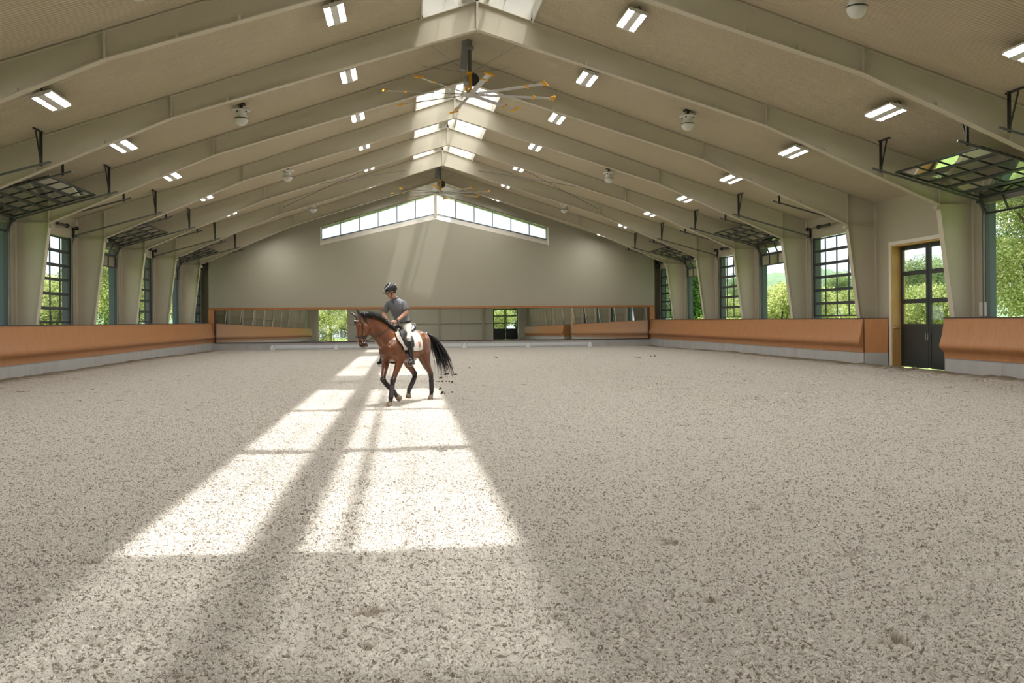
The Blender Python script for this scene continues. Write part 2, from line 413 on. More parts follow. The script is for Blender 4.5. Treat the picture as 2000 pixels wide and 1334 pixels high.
# ------------------------------------------------------------------ steel portal frames
def make_frame():
    r = empty('portal_frame', (CX, 0, 0))
    for s in (-1, 1):
        X = lambda d: s*d
        mb = MB(); t = .012
        zi = lambda z: 13.71+(5.09-z)*.1284
        web = [(X(14.76),-t/2,0),(X(zi(0)),-t/2,0),(X(13.71),-t/2,5.09),(X(13.71),-t/2,roof(13.71)-.01),(X(14.76),-t/2,roof(14.76)-.01)]
        mb.prism(web, (0,t,0))
        mb.bar((X(zi(0)),0,0),(X(13.71),0,5.12),.25,.022, up=(1,0,.1))
        mb.bar((X(14.785),0,0),(X(14.785),0,roof(14.78)-.02),.25,.03, up=(1,0,0))
        mb.bar((X(13.70),0,5.09),(X(14.75),0,5.09),.22,.018)
        mb.bar((X(13.72),0,5.1),(X(13.72),0,roof(13.72)-.01),.24,.022, up=(1,0,0))
        for y in (-.06, .06):
            mb.box((min(X(13.62),X(13.74)),y-.035,4.93),(max(X(13.62),X(13.74)),y+.035,5.05))
        mb.box((min(X(14.2),X(14.5)),-.2,-.02),(max(X(14.2),X(14.5)),.2,.03))
        mb.build('column', M['steel'], r)
        gb = MB(); gb.tube([(X(zi(2.33)),.10,2.33),(X(14.76),.10,2.33)], .03, 8)
        gb.build('girt_bar', M['steel'], r)
        mb = MB()
        web = [(X(13.71),-t/2,5.09),(X(8.40),-t/2,7.37),(0,-t/2,9.973),(0,-t/2,roof(0)-.01),(X(13.71),-t/2,roof(13.71)-.01)]
        mb.prism(web, (0,t,0))
        mb.bar((X(13.73),0,5.085),(X(8.40),0,7.37),.25,.022)
        mb.bar((X(8.41),0,7.368),(0,0,9.973),.25,.022)
        mb.bar((0,0,roof(0)-.02),(X(14.7),0,roof(14.7)-.02),.20,.018)
        mb.bar((X(8.40),0,7.37),(X(8.42),0,roof(8.4)-.02),.24,.03, up=(1,0,0))
        for d, z in ((3.1,9.03),(5.6,8.25),(6.9,7.85),(10.2,6.62),(12.0,5.85)):   # fly-brace clips
            mb.box((X(d)-.03,-.13,z),(X(d)+.03,-.05,z+.10))
        mb.box((min(0,X(.03)),-.125,9.93),(max(0,X(.03)),.125,roof(0)-.02))
        mb.build('rafter', M['steel'], r)
    return r
fr0 = make_frame()
ks = list(range(-4, 7))
for i, k in enumerate(ks):
    o = fr0 if i == 0 else copy_tree(fr0)
    o.location = (CX, FY(k), 0)
    nm = {6:'cream steel portal frame standing behind the far wall'}.get(k, 'cream steel portal frame, %s from the far wall' % ORD[5-k] if k < 6 else '')
    setp(o, nm, 'steel frame', kind='structure')
for s in (-1, 1):
    mb = MB(); mb.tube([(CX+s*1.9, FY(3), roof(1.9)-.45), (CX+s*8.3, FY(4), roof(8.3)-.30)], .012, 6)
    mb.tube([(CX+s*8.3, FY(3), roof(8.3)-.30), (CX+s*1.9, FY(4), roof(1.9)-.45)], .012, 6)
    setp(mb.build('brace_rod', M['galv']), 'thin crossed roof bracing rods between two steel frames, %s slope' % ('left' if s < 0 else 'right'), 'bracing', kind='structure')

# ------------------------------------------------------------------ side walls with openings
ZT, ZS = 5.05, 1.72       # head and sill of the door openings
OP = (-5.02, -.60)        # opening in a bay, measured from the next frame
PED = 0                   # right-hand bay with the walk-in door
def build_wall(s, name):
    mb = MB(); out = MB()
    def X(d): return CX+s*d
    def panel(m, ya, yb, za, zb, da=HW, db=HW+.14):
        x0, x1 = sorted((X(da), X(db)))
        if yb-ya > 1e-4 and zb-za > 1e-4: m.box((x0, ya, za), (x1, yb, zb))
    top = roof(HW)+.12
    segs = []
    for k in range(-4, 7):
        a, b = FY(k)+OP[0], FY(k)+OP[1]
        if s > 0 and k == PED+1: a, b, za, zb = 29.60, 33.48, 0., 4.23
        else: za, zb = ZS, ZT
        segs.append((a, b, za, zb))
    y = YB-.2
    for a, b, za, zb in segs:
        panel(mb, y, a, -.3, top); panel(mb, a, b, -.3, za); panel(mb, a, b, zb, top); y = b
    panel(mb, y, 66.4, -.3, top)
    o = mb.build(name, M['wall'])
    setp(o, ('left' if s < 0 else 'right')+' side wall of cream liner panel between the columns', 'wall', kind='structure')
    # outer blue-grey cladding, proud of the wall and returning into every opening
    y = YB-.2
    for a, b, za, zb in segs:
        panel(out, y, a, -.3, top+.2, HW+.14, HW+.37); panel(out, a, b, -.3, za-.02, HW+.14, HW+.37); panel(out, a, b, zb+.02, top+.2, HW+.14, HW+.37); y = b
    panel(out, y, 66.6, -.3, top+.2, HW+.14, HW+.37)
    out.build('cladding', M['bluejamb'], o)
    jb = MB()
    for a, b, za, zb in segs:
        if za == 0.: continue
        panel(jb, a, a+.025, za, zb, HW+.03, HW+.15); panel(jb, b-.025, b, za, zb, HW+.03, HW+.15)
    jb.build('jamb_frame', M['dark'], o)
    return segs
build_wall(-1, 'wall_left'); build_wall(1, 'wall_right')

# ------------------------------------------------------------------ far wall: inner lining with a clerestory
def clere_z(d, top): return (9.919-.2955*abs(d)) if top else (8.276-.228*abs(d))
CL = 7.32
def build_far():
    mb = MB(); xa, xb = -12.08, 16.47
    y0, y1 = YW, YW+.14
    def q(pts): mb.prism([(x, y0, z) for x, z in pts], (0, y1-y0, 0))
    rf = lambda x: roof(x-CX)+.05
    q([(xa,2.66),(CX-CL,2.66),(CX-CL,rf(CX-CL)),(xa,rf(xa))])
    q([(CX+CL,2.66),(xb,2.66),(xb,rf(xb)),(CX+CL,rf(CX+CL))])
    q([(CX-CL,2.66),(CX+CL,2.66),(CX+CL,clere_z(CL,0)),(CX,clere_z(0,0)),(CX-CL,clere_z(CL,0))])
    q([(CX-CL,clere_z(CL,1)),(CX,clere_z(0,1)),(CX,rf(CX)),(CX-CL,rf(CX-CL))])
    q([(CX,clere_z(0,1)),(CX+CL,clere_z(CL,1)),(CX+CL,rf(CX+CL)),(CX,rf(CX))])
    q([(xa,.45),(xb,.45),(xb,2.66),(xa,2.66)])
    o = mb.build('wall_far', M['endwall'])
    setp(o, 'plain cream end wall above the long mirror', 'wall', kind='structure')
    mb = MB()                                        # building end wall behind, with the same opening
    y0, y1 = 66.15, 66.4
    xa, xb = CX-HW-.4, CX+HW+.4
    q([(xa,-.3),(CX-CL,-.3),(CX-CL,rf(CX-CL)),(xa,rf(xa))]); q([(CX+CL,-.3),(xb,-.3),(xb,rf(xb)),(CX+CL,rf(CX+CL))])
    q([(CX-CL,-.3),(CX+CL,-.3),(CX+CL,clere_z(CL,0)-.3),(CX,clere_z(0,0)-.3),(CX-CL,clere_z(CL,0)-.3)])
    q([(CX-CL,clere_z(CL,1)+.36),(CX,clere_z(0,1)+.36),(CX,rf(CX)),(CX-CL,rf(CX-CL))])
    q([(CX,clere_z(0,1)+.36),(CX+CL,clere_z(CL,1)+.36),(CX+CL,rf(CX+CL)),(CX,rf(CX))])
    mb.build('wall_end', M['wall'], o)
    # clerestory
    r = empty(next_win(), (CX, YW, 8.)); off = -Vector(r.location)
    setp(r, 'long gabled clerestory window high in the far wall', 'window', kind='structure')
    t = MB()
    zz = .345
    for s in (-1, 1):
        a0, a1 = clere_z(0,0), clere_z(CL,0)
        t.add([(CX,YW-.01,a0),(CX+s*CL,YW-.01,a1),(CX+s*CL,YW+.30,a1+zz),(CX,YW+.30,a0+zz),(CX,YW+.34,a0-.02),(CX+s*CL,YW+.34,a1-.02)], [(0,1,2,3),(3,2,5,4),(0,4,5,1)])
        xs = sorted((CX+s*(CL-.07), CX+s*CL))
        t.prism([(xs[0],YW-.01,a1),(xs[1],YW-.01,a1),(xs[1],YW-.01,clere_z(CL,1)),(xs[0],YW-.01,clere_z(CL,1))], (0,.30,0))
        t.bar((CX,YW+.15,clere_z(0,1)+.02),(CX+s*CL,YW+.15,clere_z(CL,1)+.02),.30,.03)
    t.v = [v+off for v in t.v]; t.build('sloped_sill', M['trim'], r)
    f = MB(); yg = YW+.26
    for s in (-1, 1):
        f.bar((CX,yg,clere_z(0,0)+zz+.02),(CX+s*CL,yg,clere_z(CL,0)+zz+.02),.05,.055)
        for i in range(1, 7):
            d = .10+(CL-.17)*i/6
            f.box((CX+s*d-.026,yg-.03,clere_z(d,0)+zz-.02),(CX+s*d+.026,yg+.03,clere_z(d,1)+.02))
    f.v = [v+off for v in f.v]; f.build('mullion', M['grey'], r)
    p = MB(); p.box((CX-.10,YW+.02,clere_z(0,0)+.1),(CX+.07,YW+.30,clere_z(0,1)+.1)); p.v = [v+off for v in p.v]; p.build('king_post', M['steel'], r)
    g = MB()
    for s in (-1, 1):
        g.add([(CX,yg+.02,clere_z(0,0)+zz-.02),(CX+s*CL,yg+.02,clere_z(CL,0)+zz-.02),(CX+s*CL,yg+.02,clere_z(CL,1)+.03),(CX,yg+.02,clere_z(0,1)+.03)], [(0,1,2,3)])
    g.v = [v+off for v in g.v]; g.build('glazing_sheet', M['clere'], r)
build_far()

# ------------------------------------------------------------------ wall behind the camera (seen in the mirror)
def build_back():
    mb = MB(); y0, y1 = YB-.25, YB
    def q(pts): mb.prism([(x, y0, z) for x, z in pts], (0, y1-y0, 0))
    rf = lambda x: roof(x-CX)+.05
    xa, xb = CX-HW-.4, CX+HW+.4
    xs = [xa, -11.25, -7.45, 12.3, 15.75, xb]; hs = [0, 4.3, 0, 4.3, 0]
    for i in range(5):
        a, b, h = xs[i], xs[i+1], hs[i]
        if a < CX < b: q([(a,h-.3),(b,h-.3),(b,rf(b)),(CX,rf(CX)),(a,rf(a))])
        else: q([(a,h-.3 if h == 0 else h),(b,h-.3 if h == 0 else h),(b,rf(b)),(a,rf(a))])
    o = mb.build('wall_back', mk('pale_liner', (.68,.635,.53), .6, var=.05)); setp(o, 'cream end wall behind the viewpoint, seen in the mirror', 'wall', kind='structure')
    g = MB(); g.tube([(-7.3,YB+.15,2.25),(12.1,YB+.15,2.25)], .06, 8)
    for x in (-2.6, 5.0, 10.9): g.box((x-.12,YB,0),(x+.12,YB+.28,roof(x-CX)-.1))
    g.build('girt', M['steel'], o)
build_back()
# ------------------------------------------------------------------ sectional overhead doors
RH = .535
DV = 14.87                                   # plane of the closed door
def sect_path(state):
    """six (d,z) segments, top section first"""
    slope = -.28; c = math.sqrt(1+slope*slope); ux, uz = -1/c, .28/c      # along the sloped track, inwards
    if state == 'closed': return [((DV, 5.0-RH*i), (DV, 5.0-RH*(i+1))) for i in range(6)]
    b = (14.64, 5.22)
    n = 5 if state == 'open' else 4
    pts = [(b[0]+ux*RH*i, b[1]+uz*RH*i) for i in range(n, -1, -1)]
    segs = list(zip(pts[:-1], pts[1:]))
    e = (14.86, 5.22-.485); segs.append((b, e))
    if n == 4: segs.append((e, (DV, e[1]-RH)))
    return segs
def make_door(s, state):
    """hung in a bay; local origin at the wall foot, y = 0 on the far frame of the bay"""
    r = empty('door', (CX+s*DV, 0, 0))
    def P(d, y, z): return Vector((s*(d-DV), y, z))
    ya, yb = OP[0]+.03, OP[1]-.03
    for (p, q) in sect_path(state):
        mb = MB(); a0, b0 = Vector((p[0],0,p[1])), Vector((q[0],0,q[1])); n = (b0-a0).normalized(); nn = Vector((-n.z,0,n.x))
        up = Vector((s*nn.x, 0, nn.z))
        for t, w in ((.028,.055),(RH-.028,.055)):
            c = a0+n*t; mb.bar(P(c.x,ya,c.z), P(c.x,yb,c.z), w, .045, up=up)
        for i in range(5):
            y = ya+.035+(yb-ya-.07)*i/4; w = .07 if i in (0,4) else .05
            mb.bar(P(a0.x,y,a0.z)+up*.001, P(b0.x,y,b0.z)+up*.001, w, .040, up=up)
        sec = mb.build('door_section', M['dark'], r)
        g = MB(); g.add([P(a0.x,ya,a0.z),P(b0.x,ya,b0.z),P(b0.x,yb,b0.z),P(a0.x,yb,a0.z)], [(0,1,2,3)])
        pn = g.build('pane', M['doorglass'] if state != 'closed' else M['glass'], sec)
    for y in (ya-.07, yb+.07):
        mb = MB(); pts = [(14.80,1.7),(14.80,4.72)]
        for i in range(1, 8):
            a = i/8*math.radians(74); pts.append((14.80-.36*(1-math.cos(a)), 4.72+.50*math.sin(a)))
        e = pts[-1]; L_ = 3.3 if True else 0
        pts.append((e[0]-L_*.963, e[1]+L_*.2697))
        for i in range(len(pts)-1):
            mb.bar(P(pts[i][0],y,pts[i][1]), P(pts[i+1][0],y,pts[i+1][1]), .05, .06, up=(0,1,0))
        mb.build('track', M['galv'], r)
        ex, ez = pts[-1][0]+.25, pts[-1][1]-.07
        h = MB(); zt = roof(ex)-.01
        h.bar(P(ex,y,ez-.05),P(ex,y,zt),.07,.05,up=(0,1,0))
        sg = 1 if y > -2 else -1
        h.bar(P(ex,y,ez),P(ex+.02,y-sg*.34,zt-.02),.035,.03,up=(0,1,0))
        h.bar(P(ex,y+.12*sg,zt-.03),P(ex,y-sg*.55,zt-.03),.05,.04)
        h.build('track_hanger', M['black'], r)
    # counterbalance shaft, spring and drums
    mb = MB(); zs, ds = 5.42, 14.62
    mb.tube([P(ds,ya-.15,zs),P(ds,yb+.15,zs)], .014, 8); mb.build('shaft', M['galv'], r)
    mb = MB(); mb.tube([P(ds,-2.75,zs),P(ds,-1.75,zs)], .055, 10); mb.tube([P(ds,-1.72,zs),P(ds,-1.62,zs)], .085, 10)
    mb.build('torsion_spring', M['black'], r)
    for y in (ya-.12, yb+.12):
        mb = MB(); mb.tube([P(ds,y-.06,zs),P(ds,y+.06,zs)], [.085,.06], 14); mb.tube([P(ds+.05,y-.02,zs-.30),P(ds+.05,y+.02,zs-.30)], .055, 12)
        mb.box([min(P(14.70,0,0).x,P(14.8,0,0).x),y-.02,zs-.36],[max(P(14.70,0,0).x,P(14.8,0,0).x),y-.012,zs+.06]); mb.bar(P(14.8,y,zs),P(ds,y,zs),.03,.03)
        mb.build('cable_drum', M['black'], r)
    return r
protos = {}
def put_door(s, k, state):
    """k: the frame on the far side of the bay"""
    key = (s, state)
    if key not in protos: protos[key] = make_door(s, state); o = protos[key]
    else: o = copy_tree(protos[key])
    o.name = next_door(); o.location = (CX+s*DV, FY(k), 0)
    side = 'left' if s < 0 else 'right'
    st = {'closed':'closed glazed overhead door', 'open':'overhead door raised fully under the roof', 'part':'overhead door raised with one glazed row left hanging'}[state]
    setp(o, '%s in the %s wall, %s bay from the far wall' % (st, side, ORD[6-k]), 'overhead door', kind='structure')
for k, st in ((6,'closed'),(5,'part'),(4,'closed'),(3,'part'),(2,'closed'),(1,'open'),(0,'closed'),(-1,'part'),(-2,'closed'),(-3,'part')): put_door(-1, k, st)
for k, st in ((6,'closed'),(5,'part'),(4,'closed'),(3,'part'),(2,'closed'),(0,'open'),(-1,'closed'),(-2,'part'),(-3,'closed')): put_door(1, k, st)

# ------------------------------------------------------------------ walk-in double door
def walk_door(origin, ex, ey, w, h, label, name):
    """leaf plane spanned by ex (along the wall) and z, ey points into the hall"""
    r = empty(name, origin); setp(r, label, 'door', kind='structure')
    ex = Vector(ex); ey = Vector(ey)
    def P(a, b, z): return ex*a+ey*b+Vector((0,0,z))
    lw = w/2-.015
    for i, a0 in enumerate((0., w/2+.015)):
        mb = MB(); st = .13
        for a in (a0+st/2, a0+lw-st/2): mb.bar(P(a,0,.05),P(a,0,h-.03),st,.06,up=ey)
        for z, hh in ((h-.10,.15),(3.24,.15),(2.28,.15),(1.45,.12),(.13,.20)):
            mb.bar(P(a0+st,0,z),P(a0+lw-st,0,z),hh,.058,up=ey)
        leaf = mb.build('door_leaf', M['door'], r)
        mb = MB(); mb.bar(P(a0+st,0,.80),P(a0+lw-st,0,.80),1.3,.03,up=ey); mb.build('lower_panel', M['door'], leaf)
        g = MB()
        for z0, z1 in ((1.5,2.21),(2.35,3.17),(3.31,h-.17)): g.add([P(a0+st,0,z0),P(a0+lw-st,0,z0),P(a0+lw-st,0,z1),P(a0+st,0,z1)], [(0,1,2,3)])
        g.build('pane', M['glass'], leaf)
        hd = MB(); xa = a0+(lw-.06 if i == 0 else .06)
        hd.tube([P(xa,.04,.95),P(xa,.09,.97),P(xa,.09,1.19),P(xa,.04,1.21)], .012, 8); hd.build('pull_handle', M['silver'], leaf)
    return r
wd = walk_door((CX+HW+.32, 33.44, 0), (0,-1,0), (-1,0,0), 3.70, 4.22, 'tall dark green double door with glazed upper panes in the right wall', next_door())
def T(mb, o): mb.v = [v-Vector(o.location) for v in mb.v]; return mb
for nm, ya, yb, lab in (('pine_jamb',33.44,33.50,1),('pine_jamb',29.60,29.68,0)):
    mb = MB(); mb.box((CX+HW-.02,ya,0),(CX+HW+.46,yb,4.24)); T(mb,wd).build(nm, M['pine'], wd)
mb = MB(); mb.box((CX+HW-.03,33.50,.02),(CX+HW-.002,33.66,4.24)); mb.box((CX+HW-.03,29.45,.02),(CX+HW-.002,29.60,4.24)); mb.box((CX+HW-.034,29.45,4.24),(CX+HW-.002,33.66,4.36)); T(mb,wd).build('casing', M['trim'], wd)
mb = MB(); mb.box((CX+HW,29.6,4.19),(CX+HW+.46,33.5,4.23)); T(mb,wd).build('head_jamb', M['pine'], wd)
mb = MB(); mb.tube([(CX+HW+.05,33.44,1.36),(CX+HW+.05,33.36,1.36),(CX+HW+.19,33.35,1.36)], .016, 8); mb.ball((CX+HW+.05,33.43,1.36),.035,10,6); T(mb,wd).build('latch', M['silver'], wd, True)
walk_door((12.32, YB-.12, 0), (1,0,0), (0,1,0), 3.4, 4.28, 'dark glazed double door behind the viewpoint, seen in the mirror', next_door())

# ------------------------------------------------------------------ kick boards and concrete plinths
KP = [(14.03,1.70),(14.02,1.62),(13.99,1.42),(13.95,1.20),(13.91,1.04),(13.88,.95),(13.868,.90),(13.866,.86),(13.876,.82),(13.902,.78),(13.94,.745),(13.975,.715),(14.005,.68),(14.022,.63),(14.026,.56),(14.028,.50)]
def kick(s, ya, yb, label, name='kickboard'):
    r = empty(name, (CX+s*14.1, (ya+yb)/2, 0)); o = Vector(r.location)
    setp(r, label, 'kickboard', 'curved kickboards round the arena')
    prof = KP+[(14.06,.50),(14.06,1.70)]
    mb = MB(); mb.prism([(CX+s*d, ya, z) for d, z in prof], (0, yb-ya, 0)); mb.v = [v-o for v in mb.v]
    p = mb.build('board', M['wood'], r, smooth=False)
    for f in p.data.polygons: f.use_smooth = True
    p.modifiers.new('es', 'EDGE_SPLIT').split_angle = math.radians(40)
    c = MB(); x0, x1 = sorted((CX+s*14.0, CX+s*14.25)); c.box((x0, ya, 1.70),(x1, yb, 1.722)); c.v = [v-o for v in c.v]; c.build('top_cap', M['band'], r)
def plinth(s, ya, yb, name):
    mb = MB(); x0, x1 = sorted((CX+s*14.05, CX+s*14.26)); y = ya
    n = max(1, round((yb-ya)/3.05)); st = (yb-ya)/n
    for i in range(n): mb.box((x0, y+i*st+.006, -.25),(x1, y+(i+1)*st-.006, .497))
    mb.box((min(CX+s*14.09,CX+s*14.24), ya+.02, -.2),(max(CX+s*14.09,CX+s*14.24), yb-.02, .48))
    return mb
kick(-1, -3.4, YW-.125, 'long curved plywood kickboard along the whole left wall')
kick(1, 34.13, YW-.125, 'curved plywood kickboard on the right wall from the door to the far wall')
kick(1, -3.4, 28.74, 'curved plywood kickboard on the right wall nearer than the door')
for s, ya, yb, nm, lb in ((-1,-3.4,YW-.02,'baseboard_left','grey concrete plinth under the left kickboard'),(1,34.13,YW-.02,'baseboard_right','grey concrete plinth under the right kickboard beyond the door'),(1,-3.4,28.74,'baseboard_near','grey concrete plinth under the right kickboard nearer than the door')):
    setp(plinth(s, ya, yb, nm).build(nm, M['conc']), lb, 'plinth', kind='structure')
# returns to the door frame and to the back
def ret(p, q, label):
    p = Vector(p); q = Vector(q); d = (q-p).normalized(); n = Vector((-d.y, d.x, 0))*.03
    r = empty('end_panel', (p+q)/2); o = Vector(r.location); setp(r, label, 'panel', 'flat kickboard end panels')
    mb = MB(); mb.prism([p+Vector((0,0,.5)),q+Vector((0,0,.5)),q+Vector((0,0,1.70)),p+Vector((0,0,1.70))], n); mb.v = [v-o for v in mb.v]; mb.build('board', M['woodplain'], r)
    mb = MB(); mb.prism([p+Vector((0,0,1.70)),q+Vector((0,0,1.70)),q+Vector((0,0,1.722)),p+Vector((0,0,1.722))], n*1.6); mb.v = [v-o for v in mb.v]; mb.build('top_cap', M['band'], r)
    mb = MB(); mb.prism([p+Vector((0,0,-.2)),q+Vector((0,0,-.2)),q+Vector((0,0,.497)),p+Vector((0,0,.497))], n); 
    setp(mb.build('baseboard_end', M['conc']), 'grey concrete plinth below the flat end panel'+label[-22:], 'plinth', kind='structure')
ret((CX+14.065,34.08,0),(CX+HW-.06,33.68,0),'flat plywood end panel beside the dark double door, far side')
ret((CX+HW-.06,28.56,0),(CX+14.07,28.80,0),'flat plywood end panel behind the near kickboard, door side')
ret((CX-14.05,-3.45,0),(CX-HW+.06,-3.9,0),'flat plywood end panel closing the left kickboard near the viewpoint')
ret((CX+HW-.06,-3.9,0),(CX+14.05,-3.45,0),'flat plywood end panel closing the right kickboard near the viewpoint')
mb = MB(); x = -12.08
n = 9; st = (16.47-x)/n
for i in range(n): mb.box((x+i*st+.005, YW-.08, -.25),(x+(i+1)*st-.005, YW+.02, .455))
mb.box((x+.02,YW-.04,-.2),(16.45,YW+.02,.44))
setp(mb.build('baseboard_far', M['conc']), 'grey concrete plinth under the long mirror', 'plinth', kind='structure')

# ------------------------------------------------------------------ long mirror on the far wall
def build_mirror():
    r = empty('wall_mirror', (CX, YW, .48)); o = Vector(r.location)
    setp(r, 'long low arena mirror framed in stained wood on the far wall', 'mirror')
    xa, xb = -11.62, 15.98
    tl = math.radians(.36)
    mb = MB(); n = 9; w = (xb-xa)/n
    for i in range(n):
        a, b = xa+i*w+.002, xa+(i+1)*w-.002; h = 2.02
        mb.add([(a,YW-.045,.49),(b,YW-.045,.49),(b,YW-.045+h*math.sin(tl),.49+h),(a,YW-.045+h*math.sin(tl),.49+h)], [(0,1,2,3)])
    mb.v = [v-o for v in mb.v]; mb.build('mirror_glass', M['mirror'], r)
    mb = MB(); mb.box((xa-.46,YW-.12,2.53),(xb+.46,YW-.001,2.66)); mb.v = [v-o for v in mb.v]; mb.build('top_rail', M['woodrail'], r)
    for a, b in ((xa-.46,xa-.12),(xb+.12,xb+.46)):
        mb = MB(); mb.box((a,YW-.09,.46),(b,YW-.001,2.53)); mb.v = [v-o for v in mb.v]; mb.build('side_post', M['woodplain'], r)
    mb = MB()
    for a, b in ((xa-.12,xa-.01),(xb+.01,xb+.12)): mb.box((a,YW-.11,.47),(b,YW-.001,2.53))
    mb.box((xa-.12,YW-.11,.44),(xb+.12,YW-.001,.49)); mb.v = [v-o for v in mb.v]; mb.build('inner_trim', mk('dark_stained_trim', (.07,.03,.018), .5), r)
build_mirror()

# ------------------------------------------------------------------ low white rails in front of the mirror
RX = [-8.05, -4.15, -.15, 3.87, 7.93, 11.92]
wh = ['left end, nearest the left wall', 'second from the left wall', 'behind the horse', 'fourth from the left wall', 'right end, nearest the right wall']
for i in range(5):
    mb = MB(); a, b = RX[i]+.14, RX[i+1]-.14
    mb.box((a,63.74,.11),(b,63.785,.30)); mb.box((a,63.735,.19),(b,63.79,.215))
    setp(mb.build('arena_rail', M['rail'], bevel=.008), 'low white arena rail lying before the mirror, '+wh[i], 'rail', 'low white rails before the mirror')
for i, x in enumerate(RX):
    mb = MB(); b0, t0 = .16, .085
    mb.loft([[(x-b0,63.60,-.03),(x+b0,63.60,-.03),(x+b0,63.92,-.03),(x-b0,63.92,-.03)],[(x-t0,63.67,.27),(x+t0,63.67,.27),(x+t0,63.85,.27),(x-t0,63.85,.27)],[(x-t0*.7,63.69,.30),(x+t0*.7,63.69,.30),(x+t0*.7,63.83,.30),(x-t0*.7,63.83,.30)]])
    lab = ['at the left end of the rails','between the first and second rails from the left','between the second and third rails from the left','between the third and fourth rails from the left','between the fourth and fifth rails from the left','at the right end of the rails'][i]
    setp(mb.build('rail_foot', M['rail']), 'white tapered plastic foot block '+lab, 'rail foot', 'rail feet before the mirror')

# paper notice on the wall beside the near open doorway
mb = MB(); mb.box((CX+HW-.012,27.78,1.76),(CX+HW-.002,28.14,2.16)); setp(mb.build('paper_notice', M['paper']), 'blank white paper notice on the wall beside the open right doorway', 'notice')

# ------------------------------------------------------------------ LED ceiling lights
def make_light(s):
    """lies parallel to the roof slope on side s; origin on the ceiling"""
    r = empty('ceiling_light'); a = math.atan(1/3.)
    R = Matrix.Rotation(s*a, 3, 'Y')
    def fin(mb): mb.v = [R @ v for v in mb.v]; return mb
    h = MB(); h.box((-.25,-.72,-.22),(.25,.72,-.17)); h.box((-.09,-.74,-.26),(.09,.74,-.16)); h.box((-.235,-.73,-.245),(.235,-.705,-.17)); h.box((-.235,.705,-.245),(.235,.73,-.17))
    fin(h).build('housing', M['housing'], r)
    for x in (-.165, .165):
        for y in (-.35, .35):
            m = MB(); m.box((x-.066,y-.305,-.228),(x+.066,y+.305,-.224)); fin(m).build('lens', M['lens'], r)
    b = MB(); b.box((-.03,-.5,-.16),(.03,.5,-.12)); b.box((-.015,-.42,-.12),(.015,-.40,0.0)); b.box((-.015,.40,-.12),(.015,.42,0.0)); fin(b).build('bracket', M['mast'], r)
    c = MB(); c.tube([R @ Vector((.0,-.6,-.17)), R @ Vector((.04,-.66,-.10)), R @ Vector((.0,-.55,-.02))], .012, 6); c.build('cord', M['band'], r)
    return r
lp = {}
rows = [(-10.52,'outer left row'),(-3.82,'inner left row'),(3.74,'inner right row'),(10.47,'outer right row')]
for d, rn in rows:
    s = 1 if d > 0 else -1
    for k in range(-4, 6):
        if s in lp: o = copy_tree(lp[s])
        else: o = lp[s] = make_light(s)
        o.location = (CX+d, FY(k)+2.82, roof(d)+.0)
        setp(o, 'white LED ceiling light in the %s, %s from the far wall' % (rn, ORD[5-k]), 'ceiling light', 'LED ceiling lights')

# ------------------------------------------------------------------ dome speakers
def make_speaker():
    r = empty('ceiling_speaker')
    m = MB(); m.tube([(0,0,.0),(0,0,-.16)], .045, 12); m.box((-.12,-.12,-.03),(.12,.12,.02)); m.tube([(-.1,0,-.03),(-.06,.05,-.1),(.0,.03,-.17)], .01, 6); m.build('stem', M['black'], r)
    m = MB(); m.lathe([(.03,-.15),(.255,-.165),(.27,-.19),(.265,-.215),(.20,-.225),(.15,-.235),(.145,-.30),(.17,-.36),(.205,-.405),(.213,-.425)], n=28); m.build('body', M['white'], r, True)
    for a in range(8):
        c = Vector((math.cos(a*PI/4+.2)*.19, math.sin(a*PI/4+.2)*.19, 0)); m = MB(); m.box((c.x-.02,c.y-.02,-.26),(c.x+.02,c.y+.02,-.22)); m.build('clip', M['band'] if a % 2 else M['white'], r)
    m = MB(); m.lathe([(.214,-.424),(.216,-.43),(.216,-.445),(.20,-.45)], n=28); m.build('band', M['band'], r, True)
    m = MB(); m.lathe([(.208,-.448)]+[(.208*math.cos(t), -.45-.215*math.sin(t)) for t in [i*PI/20 for i in range(1, 10)]]+[(.004,-.665)], n=28); m.build('dome', M['white'], r, True)
    return r
sp = None
for d, sn, ks_ in ((-7.03,'left',(4,2,0,-2)),(7.0,'right',(4,2,0,-2))):
    for k in ks_:
        o = sp = make_speaker() if sp is None else copy_tree(sp)
        o.location = (CX+d, FY(k)+(3.12 if k >= 0 else 3.45), roof(d)+.0)
        setp(o, 'white dome speaker hanging from the %s ceiling slope, %s' % (sn, {4:'farthest',2:'second from the far wall',0:'third from the far wall',-2:'nearest the viewpoint'}[k]), 'speaker', 'dome speakers')

